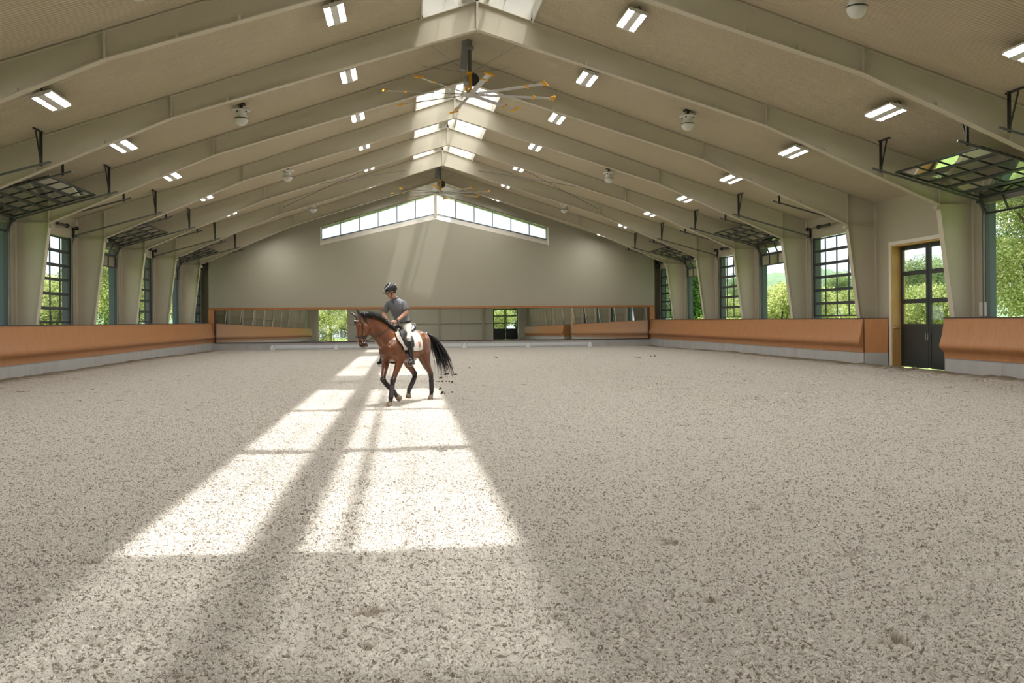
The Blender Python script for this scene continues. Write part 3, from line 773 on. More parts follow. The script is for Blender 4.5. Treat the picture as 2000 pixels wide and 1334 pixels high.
# ------------------------------------------------------------------ big ceiling fans
def make_fan():
    r = empty('ceiling_fan'); Z = 9.01
    m = MB(); m.box((-.26,-.10,10.30-Z),(-.07,.10,11.05-Z)); m.bar((-.13,0,10.9-Z),(-.21,0,9.80-Z),.22,.16,up=(0,1,0)); m.box((-.24,-.13,10.44-Z),(.12,.13,10.54-Z)); m.bar((.0,.0,10.5-Z),(.02,0,10.95-Z),.12,.10,up=(0,1,0)); m.build('mount', M['mast'], r)
    m = MB(); m.tube([(.0,0,10.5-Z),(0,0,9.72-Z)], .055, 14); m.build('downrod', M['galv'], r)
    m = MB(); m.box((-.11,-.09,9.66-Z),(.11,.09,9.73-Z)); m.box((-.04,-.05,9.10-Z),(.05,.05,9.70-Z)); m.box((-.16,-.07,9.13-Z),(-.05,.07,9.30-Z)); m.box((-.12,-.1,9.08-Z),(.10,.1,9.14-Z)); m.build('yoke', M['yellow'], r)
    m = MB(); m.tube([(-.12,0,9.28-Z),(-.12,0,9.42-Z),(-.12,0,9.44-Z),(-.12,0,9.60-Z)], [.10,.10,.075,.075], 16); m.build('motor', M['fanmetal'], r, True)
    m = MB(); m.prism([Vector((.06,-.11,9.48-Z))]+[Vector((.06+.22*math.cos(a_),-.11,9.48-Z+.21*math.sin(a_))) for a_ in [-PI/2+PI*i_/14 for i_ in range(15)]], (0,.16,0)); m.build('drive_cover', M['band'], r)
    m = MB(); m.lathe([(.10,.08),(.26,.04),(.30,.0),(.26,-.04),(.05,-.05)], n=24); m.build('hub', M['fanmetal'], r, True)
    R = 2.80
    for i in range(8):
        a = i*PI/4; c, s = math.cos(a), math.sin(a); rad = Vector((c,s,0)); tn = Vector((-s,c,0))
        ch = (tn*.96-Vector((0,0,.28))).normalized(); up = rad.cross(ch)
        b = MB(); rings = []
        for rr in (.24, R-.06):
            ring = []
            for u, t in ((-.085,0),(-.05,.016),(.02,.02),(.085,.002),(.02,-.006),(-.05,-.008)): ring.append(rad*rr+ch*u+up*t)
            rings.append(ring)
        b.loft(rings); bl = b.build('blade', M['fanmetal'], r)
        t = MB(); t.bar(rad*(R-.13), rad*(R-.01)+up*.01, .27, .035, up=up); t.bar(rad*(R-.025), rad*R+up*.02, .33, .09, up=up); t.build('blade_tip', M['yellow'], bl, bevel=.015)
        t = MB(); t.bar(rad*R*.737, rad*R*.763, .21, .045, up=up); t.build('blade_clamp', M['yellow'], bl)
    for i, a in enumerate((PI/4, 3*PI/4, 5*PI/4, 7*PI/4)):
        d = Vector((math.cos(a)*2.1, math.sin(a)*2.1, 0)); m = MB(); m.tube([(d.x*.04,d.y*.04,9.72-Z),(d.x,d.y,roof(d.x)-Z)], .006, 5); m.build('guy_wire', M['galv'], r)
    return r
f1 = make_fan(); f1.location = (2.2185, 32.34, 9.01)
PH = -7.20533                                   # measured blade angle of the near fan
f1.rotation_euler = (0, 0, 0)
def spin_blades(f, ang):
    for ch in f.children:
        if ch.name.split('.')[0] == 'blade': ch.rotation_euler = (0, 0, ang)
spin_blades(f1, math.atan2(math.sin(PH), -math.cos(PH)))
setp(f1, 'eight-bladed ceiling fan with yellow blade tips, nearer the viewpoint', 'ceiling fan', 'big ceiling fans')
f2 = copy_tree(f1); f2.location = (2.19, 57.2, 9.01); spin_blades(f2, math.radians(37.))
setp(f2, 'eight-bladed ceiling fan with yellow tips, farther off before the clerestory', 'ceiling fan', 'big ceiling fans')
# ------------------------------------------------------------------ outdoors
mb = MB(); mb.box((-400,-200,-.6),(400,600,-.30)); setp(mb.build('ground', M['grass']), 'mown grass outside the hall', 'ground', kind='structure')
def build_hill(x, y, rx, ry, h, label, seed):
    mb = MB(); n = 90; vs = []
    for j in range(n+1):
        for i in range(n+1):
            u, v = i/n*2-1, j/n*2-1; r = math.sqrt(u*u+v*v)
            z = h*max(0, math.cos(min(r,1)*PI/2))**1.2
            p = Vector((u*rx, v*ry, 0))
            b = noise.noise(Vector((p.x*.12+seed, p.y*.12, 1)))+.6*noise.noise(Vector((p.x*.3, p.y*.3+seed, 4)))
            vs.append((p.x, p.y, z-1.5+(2.6*b if r < 1 else -2)))
    fs = [(j*(n+1)+i, j*(n+1)+i+1, (j+1)*(n+1)+i+1, (j+1)*(n+1)+i) for j in range(n) for i in range(n)]
    mb.add(vs, fs); o = mb.build('hill', M['hill'], smooth=True, fix=False); o.location = (x, y, 0)
    setp(o, label, 'hill', kind='structure')
build_hill(128, 300, 85, 80, 17, 'wooded hill beyond the right-hand doorways', 3.)
build_hill(-120, 300, 90, 90, 9, 'wooded hill beyond the left-hand windows', 9.)

def leaf_mesh(name, blobs, nleaf, size, mat, seed, droop=0.):
    """thousands of separate leaf sprays spread over the given crown blobs"""
    rnd = random.Random(seed); mb = MB(); tot = sum(b[3]**2 for b in blobs)
    for (x, y, z, r, sz) in blobs:
        for i in range(int(nleaf*r*r/tot)):
            d = Vector((rnd.gauss(0,1), rnd.gauss(0,1), rnd.gauss(0,1))).normalized()
            p = Vector((x,y,z))+Vector((d.x*r, d.y*r, d.z*r*sz))*(rnd.random()**.33)
            s = size*rnd.uniform(.6,1.3); u = Vector((rnd.gauss(0,1),rnd.gauss(0,1),rnd.gauss(0,.6)-droop)).normalized(); w = u.orthogonal().normalized(); w.rotate(Matrix.Rotation(rnd.random()*6.3,3,u))
            n = u.cross(w)*.12*s
            mb.add([p-u*s*.5, p+w*s*.30+n, p+u*s*.5, p-w*s*.30+n], [(0,1,2,3)])
    m = mb.mesh(name, fix=False); m.materials.append(M[mat]); return m
def crown(seed, n, w, z0, z1, r0, r1):
    rnd = random.Random(seed); out = []
    for i in range(n):
        t = (i+.5)/n; z = z0+(z1-z0)*t; q = w*math.sin(PI*min(1,.25+.72*t))**.8
        a = rnd.random()*2*PI; out.append((math.cos(a)*q*rnd.uniform(.3,1), math.sin(a)*q*rnd.uniform(.3,1), z, rnd.uniform(r0,r1), .75))
    return out
def trunk_mesh(h, r, blobs, seed):
    rnd = random.Random(seed); mb = MB()
    mb.tube([(0,0,-.4),(.05,0,h*.3),(-.1,.05,h*.6),(0,0,h*.9)], [r,r*.8,r*.55,r*.15], 8)
    for (x,y,z,rr,_) in blobs[::2]:
        z0 = max(h*.2, z-2.2); mb.tube([(0,0,z0),(x*.5,y*.5,(z0+z)/2+.2),(x,y,z)], [r*.35,r*.22,r*.06], 6)
    return mb.mesh('trunk')
TREES = {}
for key, cr, nl, sz, mat, h, r in (('tall', crown(1,22,3.6,3.0,10.5,1.3,2.0), 26000, .17, 'leaf_y', 10.5, .28),
                               ('tallg', crown(5,20,3.3,2.6,9.5,1.3,1.9), 24000, .17, 'leaf_g', 9.5, .25),
                               ('shrub', crown(2,12,1.7,.3,3.0,.7,1.1), 9000, .13, 'leaf_y', 2.6, .10),
                               ('shrubg', crown(8,12,1.6,.4,3.6,.7,1.1), 9000, .13, 'leaf_g', 3.0, .10),
                               ('ever', [(0,0,.5+.5*i,1.25*(1-i/17.)+.15,.8) for i in range(16)], 16000, .16, 'leaf_d', 8.0, .16)):
    TREES[key] = (leaf_mesh('foliage', cr, nl, sz, mat, 11), trunk_mesh(h, r, cr, 3))
def tree(kind, x, y, sc, rz, name, label, group):
    r = empty(name, (x, y, -.3), rz); r.scale = (sc, sc, sc)
    fo = link(bpy.data.objects.new('foliage', TREES[kind][0]), r)
    tr = link(bpy.data.objects.new('trunk', TREES[kind][1]), r)
    if not TREES[kind][1].materials: TREES[kind][1].materials.append(M['bark'])
    setp(r, label, 'tree' if name != 'leafy_shrub' else 'shrub', group)
gR, gL, gB = 'trees outside the right wall', 'trees outside the left wall', 'trees behind the viewpoint'
for kind, x, y, sc, rz, lab in (
    ('tall', 25.8, 38.6, .80, .3, 'tall yellow-green tree filling the open doorway nearest the viewpoint on the right'),
    ('tallg', 31., 46.2, .85, 1.7, 'green tree behind the yellow-green one outside the near right doorway'),
    ('tallg', 31., 58., .55, 2.6, 'small green tree seen through the upper panes of the double door'),
    ('tallg', 37., 66.5, .6, 4.4, 'second green tree seen through the upper panes of the double door'),
    ('tallg', 38., 84., .58, .9, 'green tree seen through the wide closed glazed door beyond the double door'),
    ('tallg', 44., 99., .6, 3.2, 'farther green tree seen through the wide closed glazed door beyond the double door'),
    ('tallg', 33., 96., .62, 5.2, 'green tree seen through the middle closed glazed door on the right'),
    ('ever', 20.9, 71., 1., .0, 'dark evergreen outside the raised doorway second from the far wall on the right'),
    ('ever', 23.5, 82., 1., 2., 'dark evergreen behind the other one, outside the second doorway on the right'),
    ('tallg', 27., 98., .8, 2., 'green tree seen through the last closed glazed door by the far wall on the right')):
    tree(kind, x, y, sc, rz, 'evergreen_tree' if kind == 'ever' else 'leafy_tree', lab, gR)
for x, y, sc, lab in ((24.,43.5,1.0,'yellow-green shrub seen through the lower panes of the double door'),(26.5,49.5,1.05,'second yellow-green shrub seen through the lower panes of the double door'),
    (26.5,68.,1.25,'bright yellow-green shrub under the hill in the third right doorway'),(29.5,75.,1.35,'second bright shrub under the hill in the third right doorway'),(31.8,81.,1.2,'small bright shrub farthest back under the hill in the third right doorway'),
    (25.5,58.5,1.1,'yellow-green shrub low in the wide closed glazed door beyond the double door'),(29.,63.5,1.1,'second yellow-green shrub low in the wide closed glazed door beyond the double door'),
    (25.,76.,1.1,'shrub low in the middle closed glazed door on the right'),(21.2,66.5,.75,'low bright shrub at the foot of the dark evergreen on the right')):
    tree('shrub', x, y, sc, x*3.1, 'leafy_shrub', lab, 'shrubs outside the right wall')
for kind, x, y, sc, rz, lab in (
    ('tall', -20.6, 74.5, 1., .2, 'yellow-green tree filling the raised third doorway on the left'),
    ('tallg', -26.5, 94., 1.1, 1.2, 'green tree behind the yellow-green one outside the third doorway on the left'),
    ('tall', -20.8, 86., .95, 2.2, 'yellow-green tree outside the closed fourth door on the left'),
    ('tallg', -20.2, 97., .95, 3.3, 'green tree outside the raised second doorway on the left'),
    ('tallg', -30., 84., .6, 4.1, 'distant small green tree in the closed glazed door nearest on the left'),
    ('tallg', -20.2, 108., .9, 5., 'green tree outside the last glazed door by the far wall on the left')):
    tree(kind, x, y, sc, rz, 'leafy_tree', lab, gL)
for x, y, sc, lab in ((-18.2,55.,1.25,'yellow-green shrub in the closed glazed door nearest on the left'),(-20.,61.5,1.3,'second yellow-green shrub in the closed glazed door nearest on the left'),(-16.0,60.4,.7,'low yellow-green shrub at the foot of the third left doorway'),(-23.,66.,1.5,'larger green shrub behind the others on the left')):
    tree('shrub', x, y, sc, x*2.7, 'leafy_shrub', lab, 'shrubs outside the left wall')
for kind, x, y, sc, rz, lab in (('tall',-10.5,-19.,1.,.4,'yellow-green tree behind the viewpoint, reflected left in the mirror'),('tall',-5.2,-27.,1.1,2.,'second yellow-green tree behind the viewpoint, reflected left in the mirror'),('shrub',-12.,-12.6,1.3,0.,'yellow-green bush behind the viewpoint, low at the left of the mirrored opening'),('shrub',-7.4,-12.8,1.3,1.,'yellow-green bush behind the viewpoint, low at the right of the mirrored opening'),('shrub',13.8,-12.4,1.3,2.,'yellow-green bush behind the viewpoint, low in the mirrored door panes'),('tall',13.6,-20.,1.,3.,'yellow-green tree behind the viewpoint, reflected right in the mirror'),('tallg',17.8,-28.,1.,3.,'green tree behind the viewpoint, reflected right in the mirror')):
    tree(kind, x, y, sc, rz, 'leafy_shrub' if kind == 'shrub' else 'leafy_tree', lab, gB)

# ------------------------------------------------------------------ droppings on the footing
def dropping(x, y, n, seed, label):
    rnd = random.Random(seed); mb = MB()
    for i in range(n):
        r = rnd.uniform(.016,.032); a = rnd.random()*6.3; q = rnd.uniform(0,.035*n**.5)
        mb.ball((math.cos(a)*q*2.2, math.sin(a)*q, r*.6+(.03 if i % 3 == 0 else 0)), r, 8, 6, (1.2,1,.85))
    o = mb.build('horse_dropping', M['dung'], smooth=True); o.location = (x, y, .0)
    setp(o, label, 'dropping', 'dark droppings on the sand')
M['dung'] = mk('dark_dung', (.055,.042,.02), .9, var=.5, scale=30)
for i, (x, y, n, lab) in enumerate(((1.36,32.4,7,'dark droppings right of the tail, farthest of the cluster'),(1.60,32.2,5,'scattered droppings farthest out behind the tail'),(1.13,30.3,4,'small droppings right behind the tail, second row'),(1.10,28.5,9,'largest dark dropping heap behind the horse'),(1.32,28.3,4,'small droppings beside the largest heap'),(.93,25.5,2,'crumb of droppings behind the hind hoof'),(.90,24.1,3,'dark droppings closest to the hind hoof'),(1.12,24.1,2,'crumb of droppings right of the ones closest to the hind hoof'),(2.38,36.6,2,'lone dropping on open sand well behind the horse'),(4.28,46.7,3,'lone dropping far out before the mirror'),(10.5,44.6,5,'dark droppings far off near the right kickboard, left one'),(11.5,45.5,5,'dark droppings far off near the right kickboard, right one'))):
    dropping(x, y, n, i, lab)
# ------------------------------------------------------------------ horse (x forward, y to its left, z up)
TH = math.radians(27)
def smooth_mesh(name, mb, voxel, it=4, fac=.5):
    m = mb.mesh(name); o = bpy.data.objects.new(name, m); COL.objects.link(o)
    r = o.modifiers.new('r', 'REMESH'); r.mode = 'VOXEL'; r.voxel_size = voxel; r.use_smooth_shade = True
    if it:
        s = o.modifiers.new('s', 'SMOOTH'); s.iterations = it; s.factor = fac
    dg = bpy.context.evaluated_depsgraph_get(); me = bpy.data.meshes.new_from_object(o.evaluated_get(dg)); me.name = name
    bpy.data.objects.remove(o); bpy.data.meshes.remove(m)
    shade(me); return me
def add_obj(name, me, parent, mat=None):
    if mat: me.materials.clear(); me.materials.append(mat)
    return link(bpy.data.objects.new(name, me), parent)
def sring(c, ex, ey, a, b_up, b_dn, p=2.3, n=28):
    """superellipse ring: ex half-width direction, ey up direction"""
    out = []
    for k in range(n):
        t = 2*PI*k/n; ct, st = math.cos(t), math.sin(t)
        u = math.copysign(abs(ct)**(2/p), ct)*a; v = math.copysign(abs(st)**(2/p), st)*(b_up if st > 0 else b_dn)
        out.append(Vector(c)+Vector(ex)*u+Vector(ey)*v)
    return out
TORSO = [(-.83,1.30,1.12,.07),(-.79,1.395,1.06,.14),(-.70,1.475,1.00,.215),(-.56,1.530,.955,.265),(-.40,1.555,.94,.285),(-.22,1.535,.915,.285),(0.,1.495,.89,.295),(.20,1.49,.87,.30),(.36,1.52,.865,.29),(.50,1.565,.87,.265),(.62,1.545,.89,.255),(.74,1.48,.92,.25),(.85,1.40,.955,.225),(.93,1.32,1.00,.17),(.985,1.24,1.06,.09)]
def torso_at(x):
    T_ = TORSO
    if x <= T_[0][0]: return T_[0][1:]
    for a, b in zip(T_[:-1], T_[1:]):
        if a[0] <= x <= b[0]:
            t = (x-a[0])/(b[0]-a[0]); return tuple(a[i]+(b[i]-a[i])*t for i in (1,2,3))
    return T_[-1][1:]
def torso_pt(x, ang, off=0.):
    """point on the barrel; ang 0 = straight up, + towards the left side"""
    zt, zb, w = torso_at(x); zc = zb+(zt-zb)*.48; st, ct = math.sin(ang), math.cos(ang); p = 2.25
    y = math.copysign(abs(st)**(2/p), st)*(w+off); v = math.copysign(abs(ct)**(2/p), ct)*((zt-zc if ct > 0 else zc-zb)+off)
    return Vector((x, y, zc+v))
def limb(mb, pts, n=14):
    """pts: (x,y,z, half front-back, half side)"""
    P = [Vector(p[:3]) for p in pts]; rings = []
    for i, p in enumerate(pts):
        d = (P[min(i+1,len(P)-1)]-P[max(i-1,0)]).normalized()
        side = Vector((0,1,0)); side = (side-d*side.dot(d)).normalized(); fr = side.cross(d)
        rings.append([P[i]+side*(math.cos(2*PI*k/n)*p[4])+fr*(math.sin(2*PI*k/n)*p[3]) for k in range(n)])
    mb.loft(rings)
HD = math.radians(52)                      # the head is turned to the horse's right
hx = Vector((math.cos(HD), -math.sin(HD), 0)); hy = Vector((math.sin(HD), math.cos(HD), 0))   # head forward / head left
POLL = Vector((1.29, -.40, 1.80))
tilt = math.radians(-5)
ha = (-Vector((0,0,1))*math.cos(tilt)-hx*math.sin(tilt)*-1.0).normalized()     # poll to muzzle
hf = hy.cross(ha).normalized()
if hf.dot(hx) < 0: hf = -hf
def H(s, f, l): return POLL+ha*s+hf*f+hy*l
NECK = [(Vector((.56,0,1.27)),.34,.185,Vector((.6,0,.55))),(Vector((.78,-.04,1.37)),.275,.155,Vector((.66,-.12,.62))),(Vector((.97,-.125,1.55)),.24,.122,Vector((.66,-.3,.6))),(Vector((1.10,-.225,1.695)),.20,.10,Vector((.7,-.45,.4))),(Vector((1.205,-.32,1.755)),.16,.092,Vector((.7,-.6,.1))),(Vector((1.28,-.385,1.76)),.12,.087,Vector((.65,-.6,-.25)))]
LEGS = {
 'LF': dict(up=[(.66,.13,1.22,.17,.11),(.60,.165,1.05,.14,.10),(.66,.155,.90,.095,.075),(.745,.135,.74,.066,.058),(.82,.115,.60,.050,.047)],
            low=[(.855,.105,.535,.056,.052),(.87,.10,.47,.044,.042),(.895,.095,.34,.033,.031),(.915,.09,.21,.035,.034),(.925,.088,.165,.044,.041),(.95,.088,.105,.034,.034),(.965,.088,.075,.044,.044)],
            hoof=[(.962,.088,.085,.046,.046),(.985,.088,.035,.058,.054),(.995,.088,-.01,.066,.060)]),
 'RF': dict(up=[(.66,-.13,1.22,.17,.11),(.60,-.165,1.05,.14,.10),(.67,-.16,.90,.095,.075),(.77,-.135,.75,.066,.058),(.86,-.115,.62,.050,.047)],
            low=[(.905,-.105,.555,.056,.052),(.86,-.085,.49,.046,.042),(.755,-.05,.395,.033,.031),(.645,-.015,.305,.034,.033),(.595,0.,.265,.044,.041),(.55,.01,.215,.034,.034),(.525,.016,.185,.042,.042)],
            hoof=[(.53,.015,.193,.045,.045),(.485,.028,.155,.056,.053),(.44,.04,.125,.064,.058)]),
 'LH': dict(up=[(-.46,.13,1.22,.30,.14),(-.47,.165,1.05,.24,.125),(-.52,.175,.92,.165,.095),(-.63,.165,.77,.10,.072),(-.76,.155,.66,.068,.055)],
            low=[(-.845,.15,.575,.062,.047),(-.87,.148,.51,.052,.042),(-.885,.145,.40,.038,.033),(-.90,.143,.26,.036,.033),(-.905,.142,.185,.045,.041),(-.88,.142,.115,.035,.034),(-.865,.142,.08,.043,.043)],
            hoof=[(-.87,.142,.092,.045,.045),(-.845,.142,.04,.056,.053),(-.83,.142,-.01,.064,.058)]),
 'RH': dict(up=[(-.44,-.13,1.22,.30,.14),(-.38,-.165,1.04,.23,.125),(-.33,-.175,.92,.15,.095),(-.40,-.165,.80,.10,.072),(-.50,-.15,.70,.066,.055)],
            low=[(-.61,-.125,.585,.060,.047),(-.585,-.115,.515,.052,.042),(-.48,-.105,.42,.038,.033),(-.345,-.10,.315,.035,.032),(-.275,-.10,.255,.044,.040),(-.255,-.10,.20,.034,.033),(-.255,-.10,.17,.042,.042)],
            hoof=[(-.256,-.10,.178,.044,.044),(-.25,-.10,.125,.055,.052),(-.25,-.10,.085,.063,.057)]),
}
def horse_coat():
    m, nt, out = nodes('bay_coat'); L = nt.links.new
    b = N(nt, 'ShaderNodeBsdfPrincipled', i_Roughness=.27); b.inputs['Sheen Weight'].default_value = .08; b.inputs['Sheen Roughness'].default_value = .4
    at = N(nt, 'ShaderNodeAttribute', attribute_name='coat'); tc = N(nt, 'ShaderNodeTexCoord')
    nz = N(nt, 'ShaderNodeTexNoise', i_Scale=7., i_Detail=4.); L(tc.outputs['Object'], nz.inputs['Vector'])
    mr = N(nt, 'ShaderNodeMapRange', i_To_Min=.72, i_To_Max=1.25); L(nz.outputs['Fac'], mr.inputs[0])
    mx = N(nt, 'ShaderNodeVectorMath', operation='SCALE'); L(at.outputs['Color'], mx.inputs[0]); L(mr.outputs[0], mx.inputs['Scale'])
    L(mx.outputs[0], b.inputs['Base Color'])
    n2 = N(nt, 'ShaderNodeTexNoise', i_Scale=14., i_Detail=3.); bp = N(nt, 'ShaderNodeBump', i_Strength=.25, i_Distance=.02); L(tc.outputs['Object'], n2.inputs['Vector']); L(n2.outputs['Fac'], bp.inputs['Height']); L(bp.outputs[0], b.inputs['Normal'])
    L(b.outputs[0], out.inputs[0]); return m
def build_horse():
    mid = Vector((.2365, 21.585, 0)); lf = Vector((math.cos(TH), -math.sin(TH), 0))
    P0 = mid-lf*.17
    r = empty('horse', (P0.x, P0.y, 0), -PI/2-TH)
    setp(r, 'bay horse with black mane, tail and legs, cantering with a rider across the sunlit sand', 'horse')
    mb = MB()
    rings = []
    for x, zt, zb, w in TORSO:
        zc = zb+(zt-zb)*.48
        rings.append(sring((x,0,zc),(0,1,0),(0,0,1),w,zt-zc,zc-zb))
    mb.loft(rings)
    rings = []
    for c, ht, w, d in NECK:
        d = d.normalized(); side = Vector((0,1,0)) if abs(d.y) < .1 else Vector((0,0,1)).cross(d); side = side.normalized()
        if side.y < 0: side = -side
        up = d.cross(side).normalized()
        if up.z < 0: up = -up
        rings.append(sring(c, side, up, w, ht, ht, 2.1))
    mb.loft(rings)
    head = [(-.075,.0,.07,.05,.06),(-.03,-.01,.10,.085,.088),(.06,-.01,.125,.15,.108),(.14,-.015,.132,.195,.116),(.22,-.02,.126,.205,.108),(.30,-.01,.116,.150,.088),(.38,.0,.100,.085,.066),(.46,.002,.092,.078,.060),(.52,.0,.086,.080,.062),(.565,-.008,.070,.068,.058),(.60,-.02,.035,.035,.035)]
    mb.loft([sring(H(s, f0, 0), hy, hf, w, bu, bd, 2.2) for s, f0, bu, bd, w in head])
    mb.ball(H(.545,-.06,0), .048, 12, 8)                                    # chin
    for l in (-1, 1):
        mb.ball(H(.13,.03,l*.095), .034, 10, 8); mb.ball(H(.52,.05,l*.045), .028, 10, 8); mb.ball(H(.19,-.09,l*.070), .085, 12, 8)
    for l in (-1, 1):                                                       # ears
        b0 = H(-.05,.035-.03*l,l*.062); tip = H(-.205-.03*l,.13-.055*l,l*.10)
        mb.loft([sring(b0+(tip-b0)*t, hy, hf, wd, wd*.8, wd*.8, 2, 10) for t, wd in ((-.15,.036),(.12,.042),(.4,.044),(.7,.030),(1.,.006))])
    for k, g in LEGS.items(): limb(mb, [(*q[:3], q[3]*1.08, q[4]*1.08) for q in g['up']]+[(*q[:3], q[3]*1.2, q[4]*1.22) for q in g['low']])
    for s in (-1, 1):                                                       # shoulder, haunch and breast muscles
        mb.ball((.70,s*.13,1.15), .20, 16, 10, (.75,.62,1.25)); mb.ball((.86,s*.09,1.12), .12, 14, 10, (.9,.8,1.2)); mb.ball((-.52,s*.12,1.24), .24, 16, 10, (1.05,.66,1.1)); mb.ball((-.70,s*.10,1.12), .15, 14, 10, (.8,.75,1.3))
    mb.ball((-.30,0,.93), .08, 12, 8, (1.6,.7,.7))
    me = smooth_mesh('body', mb, .0125, 5, .5)
    # coat colours: red-brown body darkened in places, black points, dark muzzle and a thin white blaze
    ca = me.color_attributes.new('coat', 'FLOAT_COLOR', 'POINT'); cols = []
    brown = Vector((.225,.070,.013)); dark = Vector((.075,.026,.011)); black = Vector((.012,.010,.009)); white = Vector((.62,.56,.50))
    def sm(a, b, x): t = max(0, min(1, (x-a)/(b-a))); return t*t*(3-2*t)
    for v in me.vertices:
        p = v.co; rel = p-POLL; s = rel.dot(ha); f = rel.dot(hf); l = rel.dot(hy)
        c = brown.copy()
        inhead = s > -.28 and s < .68 and -.24 < f < .2 and abs(l) < .16 and p.x > 1.0
        if inhead and rel.length < .72:
            c = brown.lerp(dark, .45); c = c.lerp(dark, .7*sm(.10,-.02,s)); c = c.lerp(black, .85*sm(.44,.56,s)); c = c.lerp(black, .92*sm(-.02,-.10,s))
            if f > .075 and abs(l) < .022 and .02 < s < .50: c = c.lerp(white, .9)
            if s > .56 and f < .02 and l > .0: c = c.lerp(Vector((.30,.22,.18)), .5)
        else:
            q_ = noise.noise(Vector((p.x*2.6+3, p.y*2.6, p.z*2.2)))*.5+.5; c = c.lerp(dark, .6*sm(.46,.74,q_)); c = c.lerp(dark, .6*sm(.30,.05,(p-Vector((.74,.2 if p.y > 0 else -.2,1.22))).length)); c = c.lerp(dark, .5*sm(.28,.05,(p-Vector((-.62,.2 if p.y > 0 else -.2,1.05))).length))  # darker in noisy patches and round the shoulders and haunches
            c = c.lerp(dark, .75*sm(1.44,1.56,p.z)*sm(.9,.5,p.x)); c = c.lerp(dark, .55*sm(.99,.80,p.z)); c = c.lerp(dark, .35*sm(.75,1.05,p.x))  # darker towards the back, the belly and the neck
            best = min((p-Vector(q[:3])).length for g in LEGS.values() for q in g['low'])
            nearup = min((p-Vector(q[:3])).length for g in LEGS.values() for q in g['up'])
            if p.z < .80: c = c.lerp(black, .95*sm(.12,-.06, best-nearup))
        cols += [*c, 1.]
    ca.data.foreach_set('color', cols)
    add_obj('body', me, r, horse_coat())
    hoofm = mk('hoof_horn', (.24,.17,.11), .6, var=.4, scale=20)
    wrapd = mk('leg_wrap_dark', (.022,.018,.022), .5, var=.4, scale=14, bump=.4, bscale=60); wrapp = mk('leg_wrap_plum', (.050,.032,.042), .6, var=.35, scale=14, bump=.5, bscale=50)
    for k, g in LEGS.items():
        mb = MB(); limb(mb, [(*q[:3], q[3]*1.1, q[4]*1.1) for q in g['hoof']], 16); o = mb.build('hoof', hoofm, r, True); o.data.polygons[-1].use_smooth = False
        mb = MB(); lo = g['low']; pts = [(*q[:3], q[3]*1.2+.010, q[4]*1.22+.010) for q in lo[1:5]]; limb(mb, pts, 18)
        o = mb.build('leg_wrap', wrapp if k == 'LF' else wrapd, r, True)
        s = o.modifiers.new('s', 'SUBSURF'); s.levels = 1; s.render_levels = 1
    # eyes and nostrils
    eyem = mk('dark_eye', (.012,.007,.004), .08, spec=.8)
    for l in (-1, 1):
        m = MB(); m.ball(H(.135,.045,l*.116), .021, 12, 8); m.build('eye', eyem, r, True)
        m = MB(); m.ball(H(.535,.052,l*.060), .017, 10, 8, (1,1,1.5)); m.build('nostril', mk('nostril_dark', (.006,.005,.005), .7), r, True)
    # mane and tail as bundles of locks
    rnd = random.Random(5); hair = mk('black_hair', (.010,.009,.009), .32, var=.5, scale=30)
    m = MB(); crest = []
    for c, ht, w, d in NECK[0:]:
        dn = d.normalized(); side = Vector((0,0,1)).cross(dn); side = side.normalized() if side.length > .1 else Vector((0,1,0))
        up = dn.cross(side).normalized(); up = up if up.z > 0 else -up
        crest.append((c+up*ht*.97, up, side if side.y > 0 else -side, dn))
    for i in range(1500):
        t = rnd.random()**.85*(len(crest)-1.001)*.99; t = max(t, .55); j = int(t); q = t-j; a, b = crest[j], crest[min(j+1, len(crest)-1)]
        p = a[0].lerp(b[0], q); up = a[1].lerp(b[1], q); sd = a[2].lerp(b[2], q); dn = a[3].lerp(b[3], q)
        w = rnd.uniform(-.04,.04); fall = 1 if w > -.012 else -1; ln = rnd.uniform(.10,.20); sw = rnd.uniform(.03,.11); hi = rnd.uniform(.03,.075)
        p = p+sd*w-up*.012
        pts = [p-up*.02, p+up*hi*.8+sd*fall*.012-dn*sw*.25, p+up*hi*.75+sd*fall*ln*.34-dn*sw*.6, p+up*(-.01-ln*.22)+sd*fall*(ln*.52+.03)-dn*sw]
        m.tube(pts, [.005,.0065,.005,.0015], 4)
    for i in range(40):                                                     # forelock
        p = H(-.06,.02,rnd.uniform(-.04,.04)); m.tube([p, p+hf*.06+ha*.02, H(rnd.uniform(.04,.12),.125,rnd.uniform(-.06,.05))], [.006,.006,.002], 5)
    m.build('mane', hair, r, True)
    m = MB()
    tp = [Vector(q) for q in ((-.79,0,1.40),(-.92,.03,1.46),(-1.06,.11,1.36),(-1.16,.20,1.14),(-1.24,.28,.88),(-1.28,.33,.58))]
    m.tube(tp[:4], [.045,.055,.055,.03], 10)
    for i in range(230):
        a = rnd.random()*6.28; q = rnd.random()**.5; ln = rnd.uniform(.62,1.08); pts = []; bend = rnd.uniform(-.20,.22); b2 = rnd.uniform(-.08,.08)
        st = rnd.uniform(0,.35)
        for j in range(8):
            t = st+(ln-st)*j/7; u = min(t,.999)*(len(tp)-1); k = int(u); p = tp[k].lerp(tp[k+1], u-k) if t < 1 else tp[-1]+Vector((-.02,.03,-.30))*(t-1)*5
            sp_ = .04+.15*t*(1-.25*t); wv = .018*math.sin(t*9+a*3); p = p+Vector((math.cos(a)*sp_*q*1.2+bend*t*t+wv, math.sin(a)*sp_*q+b2*t*t, .04*math.sin(a*2)*t))
            pts.append(p)
        m.tube(pts, [.009,.010,.010,.009,.008,.006,.004,.0015], 5)
    m.build('tail', hair, r, True)
    # bridle
    leather = mk('black_leather', (.014,.012,.011), .35, var=.3, scale=20); white_l = mk('white_browband', (.6,.58,.55), .5)
    br = MB()
